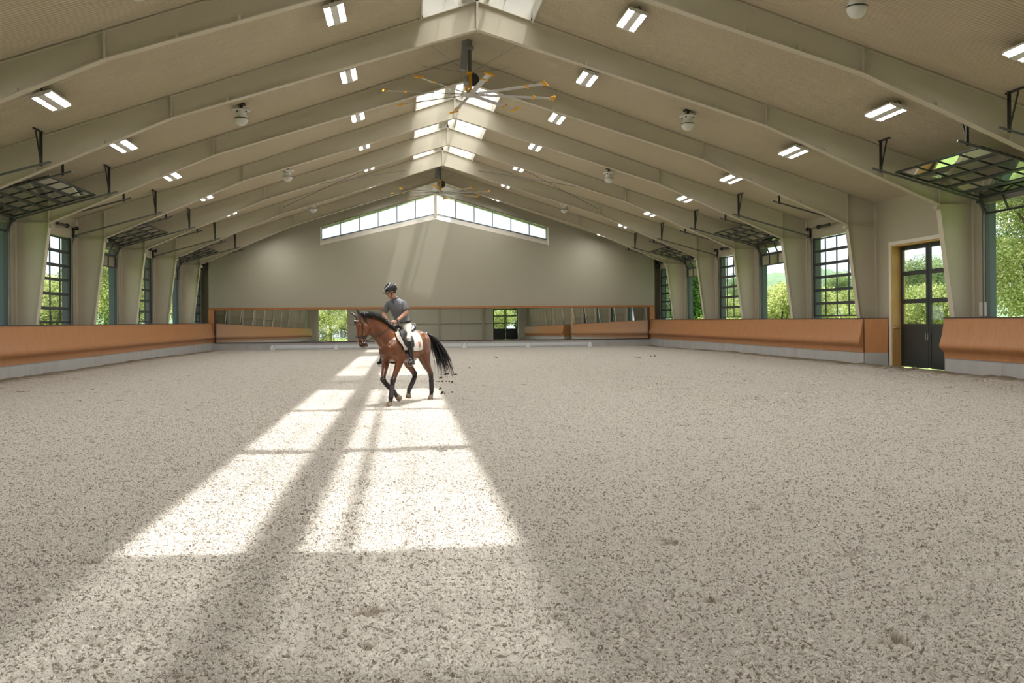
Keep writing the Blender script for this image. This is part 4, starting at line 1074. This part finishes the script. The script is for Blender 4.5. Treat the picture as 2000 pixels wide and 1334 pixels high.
    def strap(pts, w=.010): br.tube(pts, w, 6)
    def around(s, pad, bu, bd, w, n=20): return [H(s, 0, 0)+hy*(math.cos(2*PI*i/n)*(w+pad))+hf*(math.sin(2*PI*i/n)*((bu if math.sin(2*PI*i/n) > 0 else bd)+pad)) for i in range(n+1)]
    strap(around(.36,.010,.104,.095,.072), .017); strap(around(.445,.008,.092,.082,.062), .010)
    for l in (-1, 1):
        strap([H(-.06,-.03,l*.075),H(.04,.035,l*.112),H(.11,-.02,l*.118),H(.22,.0,l*.112),H(.34,.005,l*.085),H(.45,-.015,l*.072)], .011)
        strap([H(-.05,-.03,l*.08),H(.06,-.10,l*.105),H(.2,-.17,l*.06),H(.24,-.19,0)], .010)
    b_ = br.build('bridle', leather, r, True)
    mb = MB(); mb.tube([H(.035,.06,.105),H(.03,.10,.08),H(.02,.118,.0),H(.03,.10,-.08),H(.035,.06,-.105)], .012, 6); mb.build('browband', white_l, b_, True)
    for l in (-1, 1):
        mb = MB(); c = H(.455,-.015,l*.080); mb.tube([c+hf*(math.cos(a)*.034)+ha*(math.sin(a)*.034) for a in [i*PI/6 for i in range(13)]], .006, 6); mb.build('bit_ring', M['silver'], b_, True)
    HANDL, HANDR = Vector((.735,.060,1.715)), Vector((.72,-.075,1.705))
    for hand, l in ((HANDL,1),(HANDR,-1)):
        a = H(.455,-.045,l*.085); mb = MB(); mp_ = a.lerp(hand, .45)+Vector((.02,l*.20,-.03)); pts = []
        for i in range(11):
            t = i/10; pts.append(a*(1-t)**2+mp_*2*t*(1-t)+hand*t*t)
        mb.tube(pts, .0085, 6)
        if l == 1: mb.tube([hand, hand+Vector((.05,.0,-.10)), hand+Vector((.10,-.04,-.22)), hand+Vector((.06,-.09,-.10)), HANDR], .008, 6)
        mb.build('rein', leather, b_, True)
    return r, leather
HORSE, LEATHER = build_horse()
HLOC, HROT = HORSE.location.copy(), HORSE.rotation_euler.copy()

# ------------------------------------------------------------------ saddle pad and saddle
def on_horse(name):
    e = empty(name, HLOC); e.rotation_euler = HROT; return e
def pad_front(a): return .63+.18*math.sin(PI*min(1,a/1.80*.92))
def build_pad():
    r = on_horse('saddle_pad'); setp(r, 'white quilted saddle pad with a small red monogram under the saddle', 'saddle pad')
    na, nxx = 56, 30; mb = MB(); A = 1.80
    def edges(a):
        t = abs(a)/A; return -.14+.07*t, pad_front(abs(a))
    def grid(off):
        out = []
        for i in range(na+1):
            a = -A+2*A*i/na; x0, x1 = edges(a); row = []
            for j in range(nxx+1): row.append(torso_pt(x0+(x1-x0)*j/nxx, a*.93, off+.012))
            out.append(row)
        return out
    g0, g1 = grid(.018), grid(.030)
    b = 0; W_ = nxx+1
    mb.v = [p for row in g1 for p in row]+[p for row in g0 for p in row]; n0 = (na+1)*W_
    for i in range(na):
        for j in range(nxx):
            q = (i*W_+j, i*W_+j+1, (i+1)*W_+j+1, (i+1)*W_+j); mb.f.append(q); mb.f.append(tuple(n0+k for k in q[::-1]))
    rim = [(i, 0) for i in range(na+1)]+[(na, j) for j in range(1, W_)]+[(i, nxx) for i in range(na-1, -1, -1)]+[(0, j) for j in range(nxx-1, 0, -1)]
    for (i, j), (k, l) in zip(rim, rim[1:]+rim[:1]): mb.f.append((i*W_+j, k*W_+l, n0+k*W_+l, n0+i*W_+j))
    m, nt, out = nodes('quilted_cotton'); L = nt.links.new; bs = N(nt, 'ShaderNodeBsdfPrincipled', i_Roughness=.85)
    tc = N(nt, 'ShaderNodeTexCoord'); sep = N(nt, 'ShaderNodeSeparateXYZ'); L(tc.outputs['Object'], sep.inputs[0])
    def mth(op, a, c=None):
        n = N(nt, 'ShaderNodeMath', operation=op)
        for i, x in enumerate((a, c)):
            if x is None: continue
            if isinstance(x, (int, float)): n.inputs[i].default_value = x
            else: L(x, n.inputs[i])
        return n.outputs[0]
    k = 2*PI/.075
    u = mth('SINE', mth('MULTIPLY', mth('ADD', sep.outputs['X'], sep.outputs['Z']), k)); v = mth('SINE', mth('MULTIPLY', mth('SUBTRACT', sep.outputs['X'], sep.outputs['Z']), k))
    h = mth('MULTIPLY', mth('POWER', mth('ABSOLUTE', u), .5), mth('POWER', mth('ABSOLUTE', v), .5))
    mr = N(nt, 'ShaderNodeMapRange', i_From_Max=.45); L(h, mr.inputs[0]); mx = N(nt, 'ShaderNodeMix', data_type='RGBA'); L(mr.outputs[0], mx.inputs['Factor']); mx.inputs['A'].default_value = (.40,.36,.31,1); mx.inputs['B'].default_value = (.66,.62,.56,1)
    L(mx.outputs['Result'], bs.inputs['Base Color']); bp = N(nt, 'ShaderNodeBump', i_Strength=.6, i_Distance=.01); L(h, bp.inputs['Height']); L(bp.outputs[0], bs.inputs['Normal']); L(bs.outputs[0], out.inputs[0])
    mb.build('quilted_cloth', m, r, True)
    e = MB(); pts = []
    for i, j in rim: pts.append((g0[i][j]+g1[i][j])*.5)
    e.tube(pts+[pts[0]], .010, 6); e.build('piping', mk('cream_piping', (.66,.58,.46), .8), r, True)
    # red monogram on the rear corner, left side
    red = mk('red_thread', (.62,.10,.05), .8); mo = MB(); zt = 1.25; xc = .075
    def Pm(x, z):
        lo, hi = .5, 1.9
        for _ in range(30):
            md = (lo+hi)/2
            if torso_pt(xc+x, md*.93, .05).z > zt+z: lo = md
            else: hi = md
        return torso_pt(xc+x, lo*.93, .050)
    sx = -1
    for st in ([(-.045,.06),(-.045,-.06)],[(-.045,.0),(.0,.055),(.04,.06)],[(-.045,.0),(.01,-.045),(.05,-.06)],[(-.075,.05),(-.05,.065),(-.02,.05)],[(.045,.06),(.05,-.0),(.03,-.03)],[(-.07,-.055),(-.045,-.07),(-.02,-.055)],[(-.02,.0),(.03,.0)]):
        mo.tube([Pm(sx*a*.85, b*.85) for a, b in st], .0048, 5)
    mo.build('monogram', red, r, True)
    return r
build_pad()
def build_saddle():
    r = on_horse('saddle'); setp(r, 'black leather dressage saddle on the white pad under the rider', 'saddle')
    mb = MB(); rings = []
    for x, w, z, dip in ((-.20,.10,1.655,.0),(-.17,.15,1.70,.02),(-.12,.165,1.665,.02),(-.04,.155,1.610,.02),(.08,.125,1.585,.015),(.20,.105,1.595,.015),(.32,.105,1.635,.01),(.42,.095,1.675,.0),(.46,.06,1.67,.0)):
        zb = torso_at(x)[0]+.02
        rings.append([(x,-w,zb+.01),(x,-w*.95,z-.05),(x,-w*.5,z-.005),(x,0,z-dip),(x,w*.5,z-.005),(x,w*.95,z-.05),(x,w,zb+.01),(x,0,zb+.03)])
    mb.loft(rings); o = mb.build('seat', LEATHER, r, True); s = o.modifiers.new('s','SUBSURF'); s.levels = s.render_levels = 2
    for sd in (-1, 1):
        mb = MB(); n = 14; outr, inr = [], []
        for i in range(n+1):
            a = .42+(1.72-.42)*i/n; t = i/n
            x0 = .26+.02*math.sin(t*PI)+.08*t; x1 = pad_front(a)-.05-.06*(1-t)
            if t > .85: q = (t-.85)/.15; x0 += .07*q*q; x1 -= .10*q*q
            outr.append([torso_pt(x0+(x1-x0)*j/8, sd*a*.93, .062+.012*math.sin(j/8*PI)) for j in range(9)])
            inr.append([torso_pt(x0+(x1-x0)*j/8, sd*a*.93, .044) for j in range(9)])
        mb.v = [p for rw in outr for p in rw]+[p for rw in inr for p in rw]; n0 = (n+1)*9
        for i in range(n):
            for j in range(8):
                q = (i*9+j,i*9+j+1,(i+1)*9+j+1,(i+1)*9+j); mb.f.append(q); mb.f.append(tuple(n0+k for k in q[::-1]))
        rim = [(i,0) for i in range(n+1)]+[(n,j) for j in range(1,9)]+[(i,8) for i in range(n-1,-1,-1)]+[(0,j) for j in range(7,0,-1)]
        for (i,j),(k,l) in zip(rim, rim[1:]+rim[:1]): mb.f.append((i*9+j,k*9+l,n0+k*9+l,n0+i*9+j))
        mb.build('flap', LEATHER, r, True)
        # stirrup leather and iron
        foot = Vector((.535, sd*.335, .835))
        top = torso_pt(.36, sd*.8, .08); mb = MB(); mb.tube([top, Vector((.42, sd*.36, 1.12)), foot+Vector((-.0,0,.15))], .011, 6); sl = mb.build('stirrup_leather', LEATHER, r, True)
        mb = MB(); c = foot; pts = [c+Vector((0,-.055,-.015)), c+Vector((0,-.055,.05)), c+Vector((0,-.03,.12)), c+Vector((0,0,.145)), c+Vector((0,.03,.12)), c+Vector((0,.055,.05)), c+Vector((0,.055,-.015))]
        mb.tube(pts, .008, 6); mb.box((c.x-.03,c.y-.06,c.z-.03),(c.x+.03,c.y+.06,c.z-.015)); mb.build('stirrup_iron', M['silver'] if sd > 0 else M['band'], sl)
    mb = MB(); pts = [torso_pt(.55, a, .012) for a in [1.5+(2*PI-3.0)*i/24 for i in range(25)]]
    for i in range(24): mb.bar(pts[i], pts[i+1], .09, .014, up=(pts[i]-Vector((.55,0,1.2))))
    mb.build('girth', LEATHER, r)
    mb = MB(); 
    for i, z in enumerate((0,.03)): mb.tube([(-.165,-.10,1.70-z),(-.178,0,1.695-z),(-.165,.10,1.70-z),(-.13,.152,1.66-z)], .008, 6)
    mb.build('cantle_stripe', mk('white_stripe', (.6,.58,.55), .5), r, True)
    return r
build_saddle()
# ------------------------------------------------------------------ rider (same local axes as the horse)
def build_rider():
    r = on_horse('person'); setp(r, 'person in black helmet, grey polo shirt and beige breeches riding the bay horse', 'person')
    V = Vector
    PEL, WST, CHS, NKB = V((.19,0,1.665)), V((.225,-.015,1.82)), V((.325,-.05,2.05)), V((.40,-.075,2.215))
    FA = math.radians(50)                                   # face turned to the right, chin down
    fx = V((math.cos(FA), -math.sin(FA), 0)); fl = V((math.sin(FA), math.cos(FA), 0)); nod = math.radians(20)
    fu = V((0,0,1)); ff = (fx*math.cos(nod)-fu*math.sin(nod)); fu2 = (fu*math.cos(nod)+fx*math.sin(nod))
    HC = V((.495,-.115,2.372))
    def F(a, l, u): return HC+ff*a+fl*l+fu2*u
    SL, SR = V((.355,.115,2.135)), V((.350,-.25,2.125))
    EL, ER = V((.40,.205,1.935)), V((.44,-.32,1.91))
    WL, WR = V((.655,.095,1.748)), V((.645,-.12,1.738))
    HL, HR = V((.735,.060,1.715)), V((.72,-.075,1.705))
    tl = (SL-SR).normalized()
    def body_ring(c, a, b, tw, tilt_, p=2.3, n=24):
        ex = (V((0,1,0)).lerp(tl, tw)).normalized(); ey = V((1,0,tilt_)).normalized(); ey = (ey-ex*ey.dot(ex)).normalized()
        return sring(c, ex, ey, a, b, b, p, n)
    def torso(off):
        return [body_ring(PEL+V((0,0,-.09)), .12+off, .10+off, 0, -.1), body_ring(PEL, .172+off, .128+off, 0, -.1), body_ring(PEL.lerp(WST,.55), .158+off, .112+off, .2, -.2),
                body_ring(WST, .150+off, .108+off, .4, -.3), body_ring(WST.lerp(CHS,.5), .166+off, .120+off, .7, -.35), body_ring(CHS, .183+off, .128+off, 1, -.4), body_ring(CHS.lerp(NKB,.55), .178+off, .108+off, 1, -.4),
                body_ring(CHS.lerp(NKB,.85), .125+off, .078+off, 1, -.4), body_ring(NKB+V((.0,0,.01)), .066+off, .062+off, 1, -.3)]
    mb = MB(); mb.loft(torso(-.012))
    mb.tube([NKB+V((-.02,.01,-.06)), NKB+V((.015,-.01,.03)), HC+V((-.03,.01,-.07))], [.066,.058,.056], 14)
    # head: skull, jaw, nose, ears, brow, lips
    hr = [(-.125,.02,.040,.038),(-.105,.022,.056,.050),(-.075,.012,.066,.068),(-.04,.004,.071,.080),(0.,-.004,.074,.092),(.045,-.010,.076,.098),(.085,-.012,.070,.090),(.115,-.012,.05,.062),(.13,-.012,.02,.025)]
    mb.loft([sring(F(a0,0,u), fl, ff, w, b, b, 2.15, 22) for u, a0, w, b in hr])
    mb.tube([F(.086,0,.030), F(.103,0,.0), F(.116,0,-.026), F(.092,0,-.038)], [.010,.013,.018,.012], 10)
    mb.ball(F(.100,.014,-.032), .010, 8, 6); mb.ball(F(.100,-.014,-.032), .010, 8, 6)
    mb.tube([F(.080,.05,.034), F(.096,.02,.038), F(.096,-.02,.038), F(.080,-.05,.034)], .010, 8)
    mb.tube([F(.082,.022,-.062), F(.094,0,-.060), F(.082,-.022,-.062)], .008, 8); mb.tube([F(.080,.020,-.074), F(.091,0,-.074), F(.080,-.020,-.074)], .008, 8)
    mb.ball(F(.072,0,-.108), .026, 10, 8)
    for l in (-1, 1): mb.ball(F(-.012,l*.078,-.005), .030, 10, 8, (.75,.35,1.1)); mb.ball(F(.055,l*.045,-.03), .026, 10, 8)
    # arms and hands with fingers round the reins
    for S, E, W, Hn, l in ((SL,EL,WL,HL,1),(SR,ER,WR,HR,-1)):
        mb.tube([S, S.lerp(E,.25), S.lerp(E,.6), E, E.lerp(W,.22), E.lerp(W,.6), W, W.lerp(Hn,.35)], [.050,.050,.046,.041,.045,.037,.028,.030], 14)
        d = (Hn-W).normalized(); sd = V((0,0,1)).cross(d).normalized(); up = d.cross(sd).normalized()
        palm = [sring(W.lerp(Hn,t), up, sd, w, b, b, 2.4, 14) for t, w, b in ((.25,.028,.021),(.6,.038,.022),(.95,.043,.020),(1.1,.040,.014))]
        mb.loft(palm)
        for k in range(4):                                  # fingers curl towards the other hand
            u = .033-.022*k; ln = (.9,1.0,.95,.78)[k]; b0 = Hn+d*.004+up*u
            mb.tube([b0, b0+d*.030*ln-sd*l*.004, b0+d*.034*ln-sd*l*.030*ln, b0+d*.010-sd*l*.044*ln, b0-d*.012-sd*l*.036*ln], [.0105,.0105,.0098,.009,.0075], 8)
        b0 = W.lerp(Hn,.55)+up*.030-sd*l*.008; mb.tube([b0, b0+d*.030+up*.012-sd*l*.014, b0+d*.052+up*.010-sd*l*.030, b0+d*.062+up*.002-sd*l*.040], [.013,.012,.0105,.008], 8)
    # legs
    LEG = {}
    for l in (-1, 1):
        hip = V((.20,l*.10,1.645)); kn = V((.555,l*.30,1.375)); an = V((.475,l*.345,.965)); he = V((.425,l*.345,.88)); to = V((.625,l*.365,.875))
        LEG[l] = (hip,kn,an,he,to)
        mb.tube([hip+V((-.06,0,.0)), hip.lerp(kn,.2), hip.lerp(kn,.5), hip.lerp(kn,.85), kn, kn.lerp(an,.25), kn.lerp(an,.6), an], [.085,.092,.078,.058,.055,.055,.044,.036], 14)
        mb.tube([he+V((.02,0,.01)), an.lerp(to,.35)+V((0,0,-.03)), to+V((-.05,0,0))], [.028,.030,.018], 12)
    skin = mk('skin', (.46,.235,.15), .5, var=.12, scale=8); me = smooth_mesh('body', mb, .0062, 2, .4); add_obj('body', me, r, skin)
    # polo shirt: trunk, sleeves, collar
    mb = MB(); tr = torso(.010)
    tr = [body_ring(PEL+V((.005,0,.06)), .168, .126, .1, -.15)]+[body_ring(PEL.lerp(WST,.55)+V((.004,0,0)), .178, .135, .2, -.2)]+tr[3:]
    mb.loft(tr)
    for S, E, l in ((SL,EL,1),(SR,ER,-1)):
        mb.tube([S.lerp(CHS,.45)+V((0,0,.03)), S+V((0,0,-.008)), S.lerp(E,.35), S.lerp(E,.66), S.lerp(E,.80)], [.066,.064,.066,.071,.076], 16)
    me = smooth_mesh('polo_shirt', mb, .010, 4, .5)
    grey = mk('grey_knit', (.15,.157,.165), .75, var=.22, scale=9, bump=.5, bscale=16); sh = add_obj('polo_shirt', me, r, grey)
    mb = MB(); ring = []
    for i in range(17):
        a = i/16*2*PI; ring.append(NKB+V((.004,-.004,.012-.030*math.cos(a)))+fl*math.sin(a)*.066+fx*math.cos(a)*.066)
    mb.tube(ring, [.014]*17, 8); mb.build('collar', grey, sh, True)
    mb = MB(); a, b = NKB+V((.085,-.02,-.02)), CHS+V((.150,-.01,.06)); mb.tube([a,b], .010, 6); mb.build('placket', mk('dark_placket', (.055,.06,.066), .7), sh)
    # breeches, belt
    mb = MB(); mb.loft([body_ring(PEL+V((0,0,-.10)), .125, .11, 0, -.1), body_ring(PEL+V((0,0,-.02)), .178, .136, 0, -.1), body_ring(PEL+V((.012,-.003,.085)), .166, .122, .15, -.15)])
    for l in (-1, 1):
        hip,kn,an,he,to = LEG[l]
        mb.tube([hip+V((-.07,0,.0)), hip.lerp(kn,.2), hip.lerp(kn,.5), hip.lerp(kn,.85), kn, kn.lerp(an,.20)], [.094,.102,.088,.067,.063,.061], 16)
    me = smooth_mesh('breeches', mb, .010, 4, .5); bre = add_obj('breeches', me, r, mk('beige_breeches', (.50,.45,.385), .8, var=.12, scale=7, bump=.35, bscale=14))
    for l in (-1, 1):
        hip,kn,an,he,to = LEG[l]; mb = MB(); mb.ball(kn+V((.0,-l*.022,-.01)), .068, 14, 10, (.85,.9,1.2)); mb.build('knee_patch', mk('knee_patch', (.50,.40,.28), .8), bre, True)
    mb = MB(); ring = body_ring(PEL+V((.010,-.002,.078)), .176, .132, .15, -.15, 2.3, 28)
    for i in range(28): mb.bar(ring[i], ring[(i+1) % 28], .010, .038, up=(0,0,1))
    be = mb.build('belt', LEATHER, r); mb = MB(); c = ring[7]; mb.box((c.x-.004,c.y-.02,c.z-.016),(c.x+.012,c.y+.02,c.z+.016)); mb.build('buckle', M['silver'], be)
    # boots
    for l in (-1, 1):
        hip,kn,an,he,to = LEG[l]; mb = MB()
        mb.tube([kn.lerp(an,.10), kn.lerp(an,.30), kn.lerp(an,.62), an+V((.0,0,.02)), an+V((-.005,0,-.05))], [.066,.067,.056,.046,.050], 16)
        mb.tube([he+V((-.015,0,.012)), he.lerp(to,.35)+V((0,0,.012)), he.lerp(to,.75), to+V((.02,0,-.004))], [.043,.047,.041,.026], 14)
        mb.box((he.x-.045,he.y-.032,he.z-.045),(he.x+.035,he.y+.032,he.z-.010))
        me = smooth_mesh('boot', mb, .008, 3, .5); bo = add_obj('boot', me, r, LEATHER)
        mb = MB(); c = he+V((-.05,0,.05)); mb.tube([c+V((.06,.045,0)), c+V((.0,.035,0)), c+V((-.03,0,-.005)), c+V((.0,-.035,0)), c+V((.06,-.045,0))], .006, 6); mb.tube([c+V((-.03,0,-.005)), c+V((-.06,0,-.012))], .005, 6); mb.build('spur', M['silver'], bo, True)
    # helmet with light stripe, brim, harness
    HM = F(-.012,0,.062); hb = mk('helmet_shell', (.012,.013,.016), .25, var=.2, coat=.4)
    mb = MB(); rings = []
    for i in range(11):
        t = i/10*PI/2; rr = math.cos(t); u = math.sin(t)*.118; rings.append([HM+ff*(math.cos(2*PI*k/28)*.136*max(rr,.02))+fl*(math.sin(2*PI*k/28)*.112*max(rr,.02))+fu2*u for k in range(28)])
    low = [HM+ff*(math.cos(2*PI*k/28)*.137-.004)+fl*(math.sin(2*PI*k/28)*.112)+fu2*(-.035-(.035 if math.cos(2*PI*k/28) < -.2 else 0)) for k in range(28)]
    inn = [HM+ff*(math.cos(2*PI*k/28)*.118-.004)+fl*(math.sin(2*PI*k/28)*.096)+fu2*(-.028-(.035 if math.cos(2*PI*k/28) < -.2 else 0)) for k in range(28)]
    mb.loft([inn, low]+rings); he_ = mb.build('helmet', hb, r, True)
    mb = MB(); o0, o1 = [], []
    for i in range(13):
        a = -1.15+2.3*i/12; o0.append(HM+ff*(math.cos(a)*.128)+fl*(math.sin(a)*.108)+fu2*(-.018)); o1.append(HM+ff*(math.cos(a)*.132+.062*max(0,math.cos(a*1.25)))+fl*(math.sin(a)*.112)+fu2*(-.046))
    mb.v = o0+o1+[p-fu2*.008 for p in o0]+[p-fu2*.008 for p in o1]
    for i in range(12):
        mb.f += [(i,i+1,13+i+1,13+i),(26+i,39+i,39+i+1,26+i+1),(13+i,13+i+1,39+i+1,39+i)]
    mb.build('brim', hb, he_, True)
    st = mk('silver_stripe', (.62,.64,.68), .25, .3)
    for l in (-1, 1):
        mb = MB(); pts = []
        for i in range(13):
            t = i/12; a = -1.1+2.3*t; cx_ = math.sin(a)*-.0
            az, el = math.radians(12+108*t), math.radians(6+58*t); dirv = ff*math.cos(az)*math.cos(el)+fl*(l*math.sin(az)*math.cos(el))+fu2*math.sin(el)
            dirv.normalize(); q = V((dirv.dot(ff)/.136, dirv.dot(fl)/.112, dirv.dot(fu2)/.118)); k = 1/q.length
            pts.append(HM+dirv*k*1.0)
        mb.tube(pts, [.006]+[.014]*11+[.005], 8); mb.build('stripe', st, he_, True)
        mb = MB(); mb.tube([F(.035,l*.083,.045), F(.022,l*.080,-.03), F(.030,l*.066,-.095), F(.035,0,-.132)], .008, 6); mb.tube([F(-.075,l*.070,.01), F(-.02,l*.083,-.03), F(.024,l*.079,-.05)], .007, 6); mb.build('harness_strap', LEATHER, he_, True)
    for l in (-1, 1):
        mb = MB(); mb.ball(F(.083,l*.031,.014), .011, 10, 8); mb.build('eye', mk('eye_dark', (.03,.02,.015), .2), r, True)
    mb = MB(); rr = []                                                     # short grey hair below the helmet
    for i in range(60):
        rn = random.Random(i); a = rn.uniform(1.9,4.38); c = F(math.cos(a)*.088-.008, math.sin(a)*.078, rn.uniform(-.045,.02)); mb.tube([c, c+fu2*-.028+ff*-.006], [.006,.003], 5)
    mb.build('hair', mk('grey_brown_hair', (.09,.07,.055), .7, var=.4, scale=40), r, True)
    d = (WL-EL).normalized(); mb = MB(); mb.tube([WL-d*.022, WL+d*.008], .036, 16); wa = mb.build('watch', M['band'], r, True)
    up = d.cross(V((0,1,0))).normalized(); up = up if up.z > 0 else -up; mb = MB(); mb.tube([WL-d*.007+up*.026+V((0,.018,0)), WL-d*.007+up*.034+V((0,.026,0))], .019, 14); mb.build('watch_face', M['band'], wa)
    # beige glove on the right hand
    d = (HR-WR).normalized(); sd = V((0,0,1)).cross(d).normalized(); up = d.cross(sd).normalized(); mb = MB()
    mb.loft([sring(WR.lerp(HR,t), up, sd, w, b, b, 2.4, 14) for t, w, b in ((-.3,.036,.036),(.1,.035,.030),(.55,.045,.030),(.95,.050,.029),(1.12,.047,.022))])
    for k in range(4):
        u = .034-.022*k; b0 = HR+d*.004+up*u; ln = (.9,1.0,.95,.78)[k]
        mb.tube([b0, b0+d*.034*ln+sd*.004, b0+d*.039*ln+sd*.033*ln, b0+d*.010+sd*.050*ln], [.0135,.0135,.013,.011], 8)
    me = smooth_mesh('glove', mb, .006, 2, .4); add_obj('glove', me, r, mk('beige_glove', (.55,.48,.36), .8))
    return r
build_rider()
# ------------------------------------------------------------------ light
w = bpy.data.worlds.new('World'); scene.world = w; w.use_nodes = True; nt = w.node_tree; nt.nodes.clear()
bg = N(nt, 'ShaderNodeBackground', i_Strength=1.7); bg.inputs[0].default_value = (.88,.94,1.,1)
wo = nt.nodes.new('ShaderNodeOutputWorld'); nt.links.new(bg.outputs[0], wo.inputs[0])
def sun(name, d, e, ang, col):
    l = bpy.data.lights.new(name, 'SUN'); l.energy = e; l.angle = math.radians(ang); l.color = col
    o = link(bpy.data.objects.new(name, l)); o.rotation_euler = Vector(d).to_track_quat('-Z', 'Y').to_euler(); o.location = (0, 0, 40); return o
sun('sun', (-.269,-.225,-1), 15.5, .9, (1.,.95,.89))
for dy, e in ((.70,3.2),(-.36,1.0),(-.50,.6),(-.66,.35)): sun('sun_scatter', (-.269,dy,-1), e, 1.5, (1.,.95,.88))      # weak extra suns added to imitate light scattered by the skylight sheets

# ------------------------------------------------------------------ camera
cam = bpy.data.cameras.new('camera'); co = link(bpy.data.objects.new('camera', cam)); scene.camera = co
cam.sensor_fit = 'HORIZONTAL'; cam.sensor_width = 36.; cam.lens = FOCAL*36/2000; cam.shift_y = -(667-V0)/2000
cam.clip_end = 2000
fwd = Vector((math.sin(YAW), math.cos(YAW), 0)); right = Vector((math.cos(YAW), -math.sin(YAW), 0)); up = Vector((0,0,1))
c_, s_ = math.cos(ROLL), math.sin(ROLL)
r2 = right*c_+up*s_*-1*-1; u2 = -right*s_+up*c_
R_ = Matrix((r2, u2, -fwd)).transposed()
co.matrix_world = Matrix.Translation((0,0,CAMH)) @ R_.to_4x4()
scene.view_settings.view_transform = 'Standard'; scene.view_settings.look = 'None'; scene.view_settings.gamma = 1.0
scene.view_settings.use_curve_mapping = False; scene.view_settings.exposure = 0.0
cy = scene.cycles
cy.use_denoising = True; cy.max_bounces = 5; cy.diffuse_bounces = 3; cy.glossy_bounces = 3; cy.transmission_bounces = 3; cy.transparent_max_bounces = 12
cy.use_light_tree = False; cy.use_adaptive_sampling = True; cy.adaptive_threshold = .035; cy.adaptive_min_samples = 16
cy.caustics_reflective = False; cy.caustics_refractive = False; cy.sample_clamp_indirect = 6.0
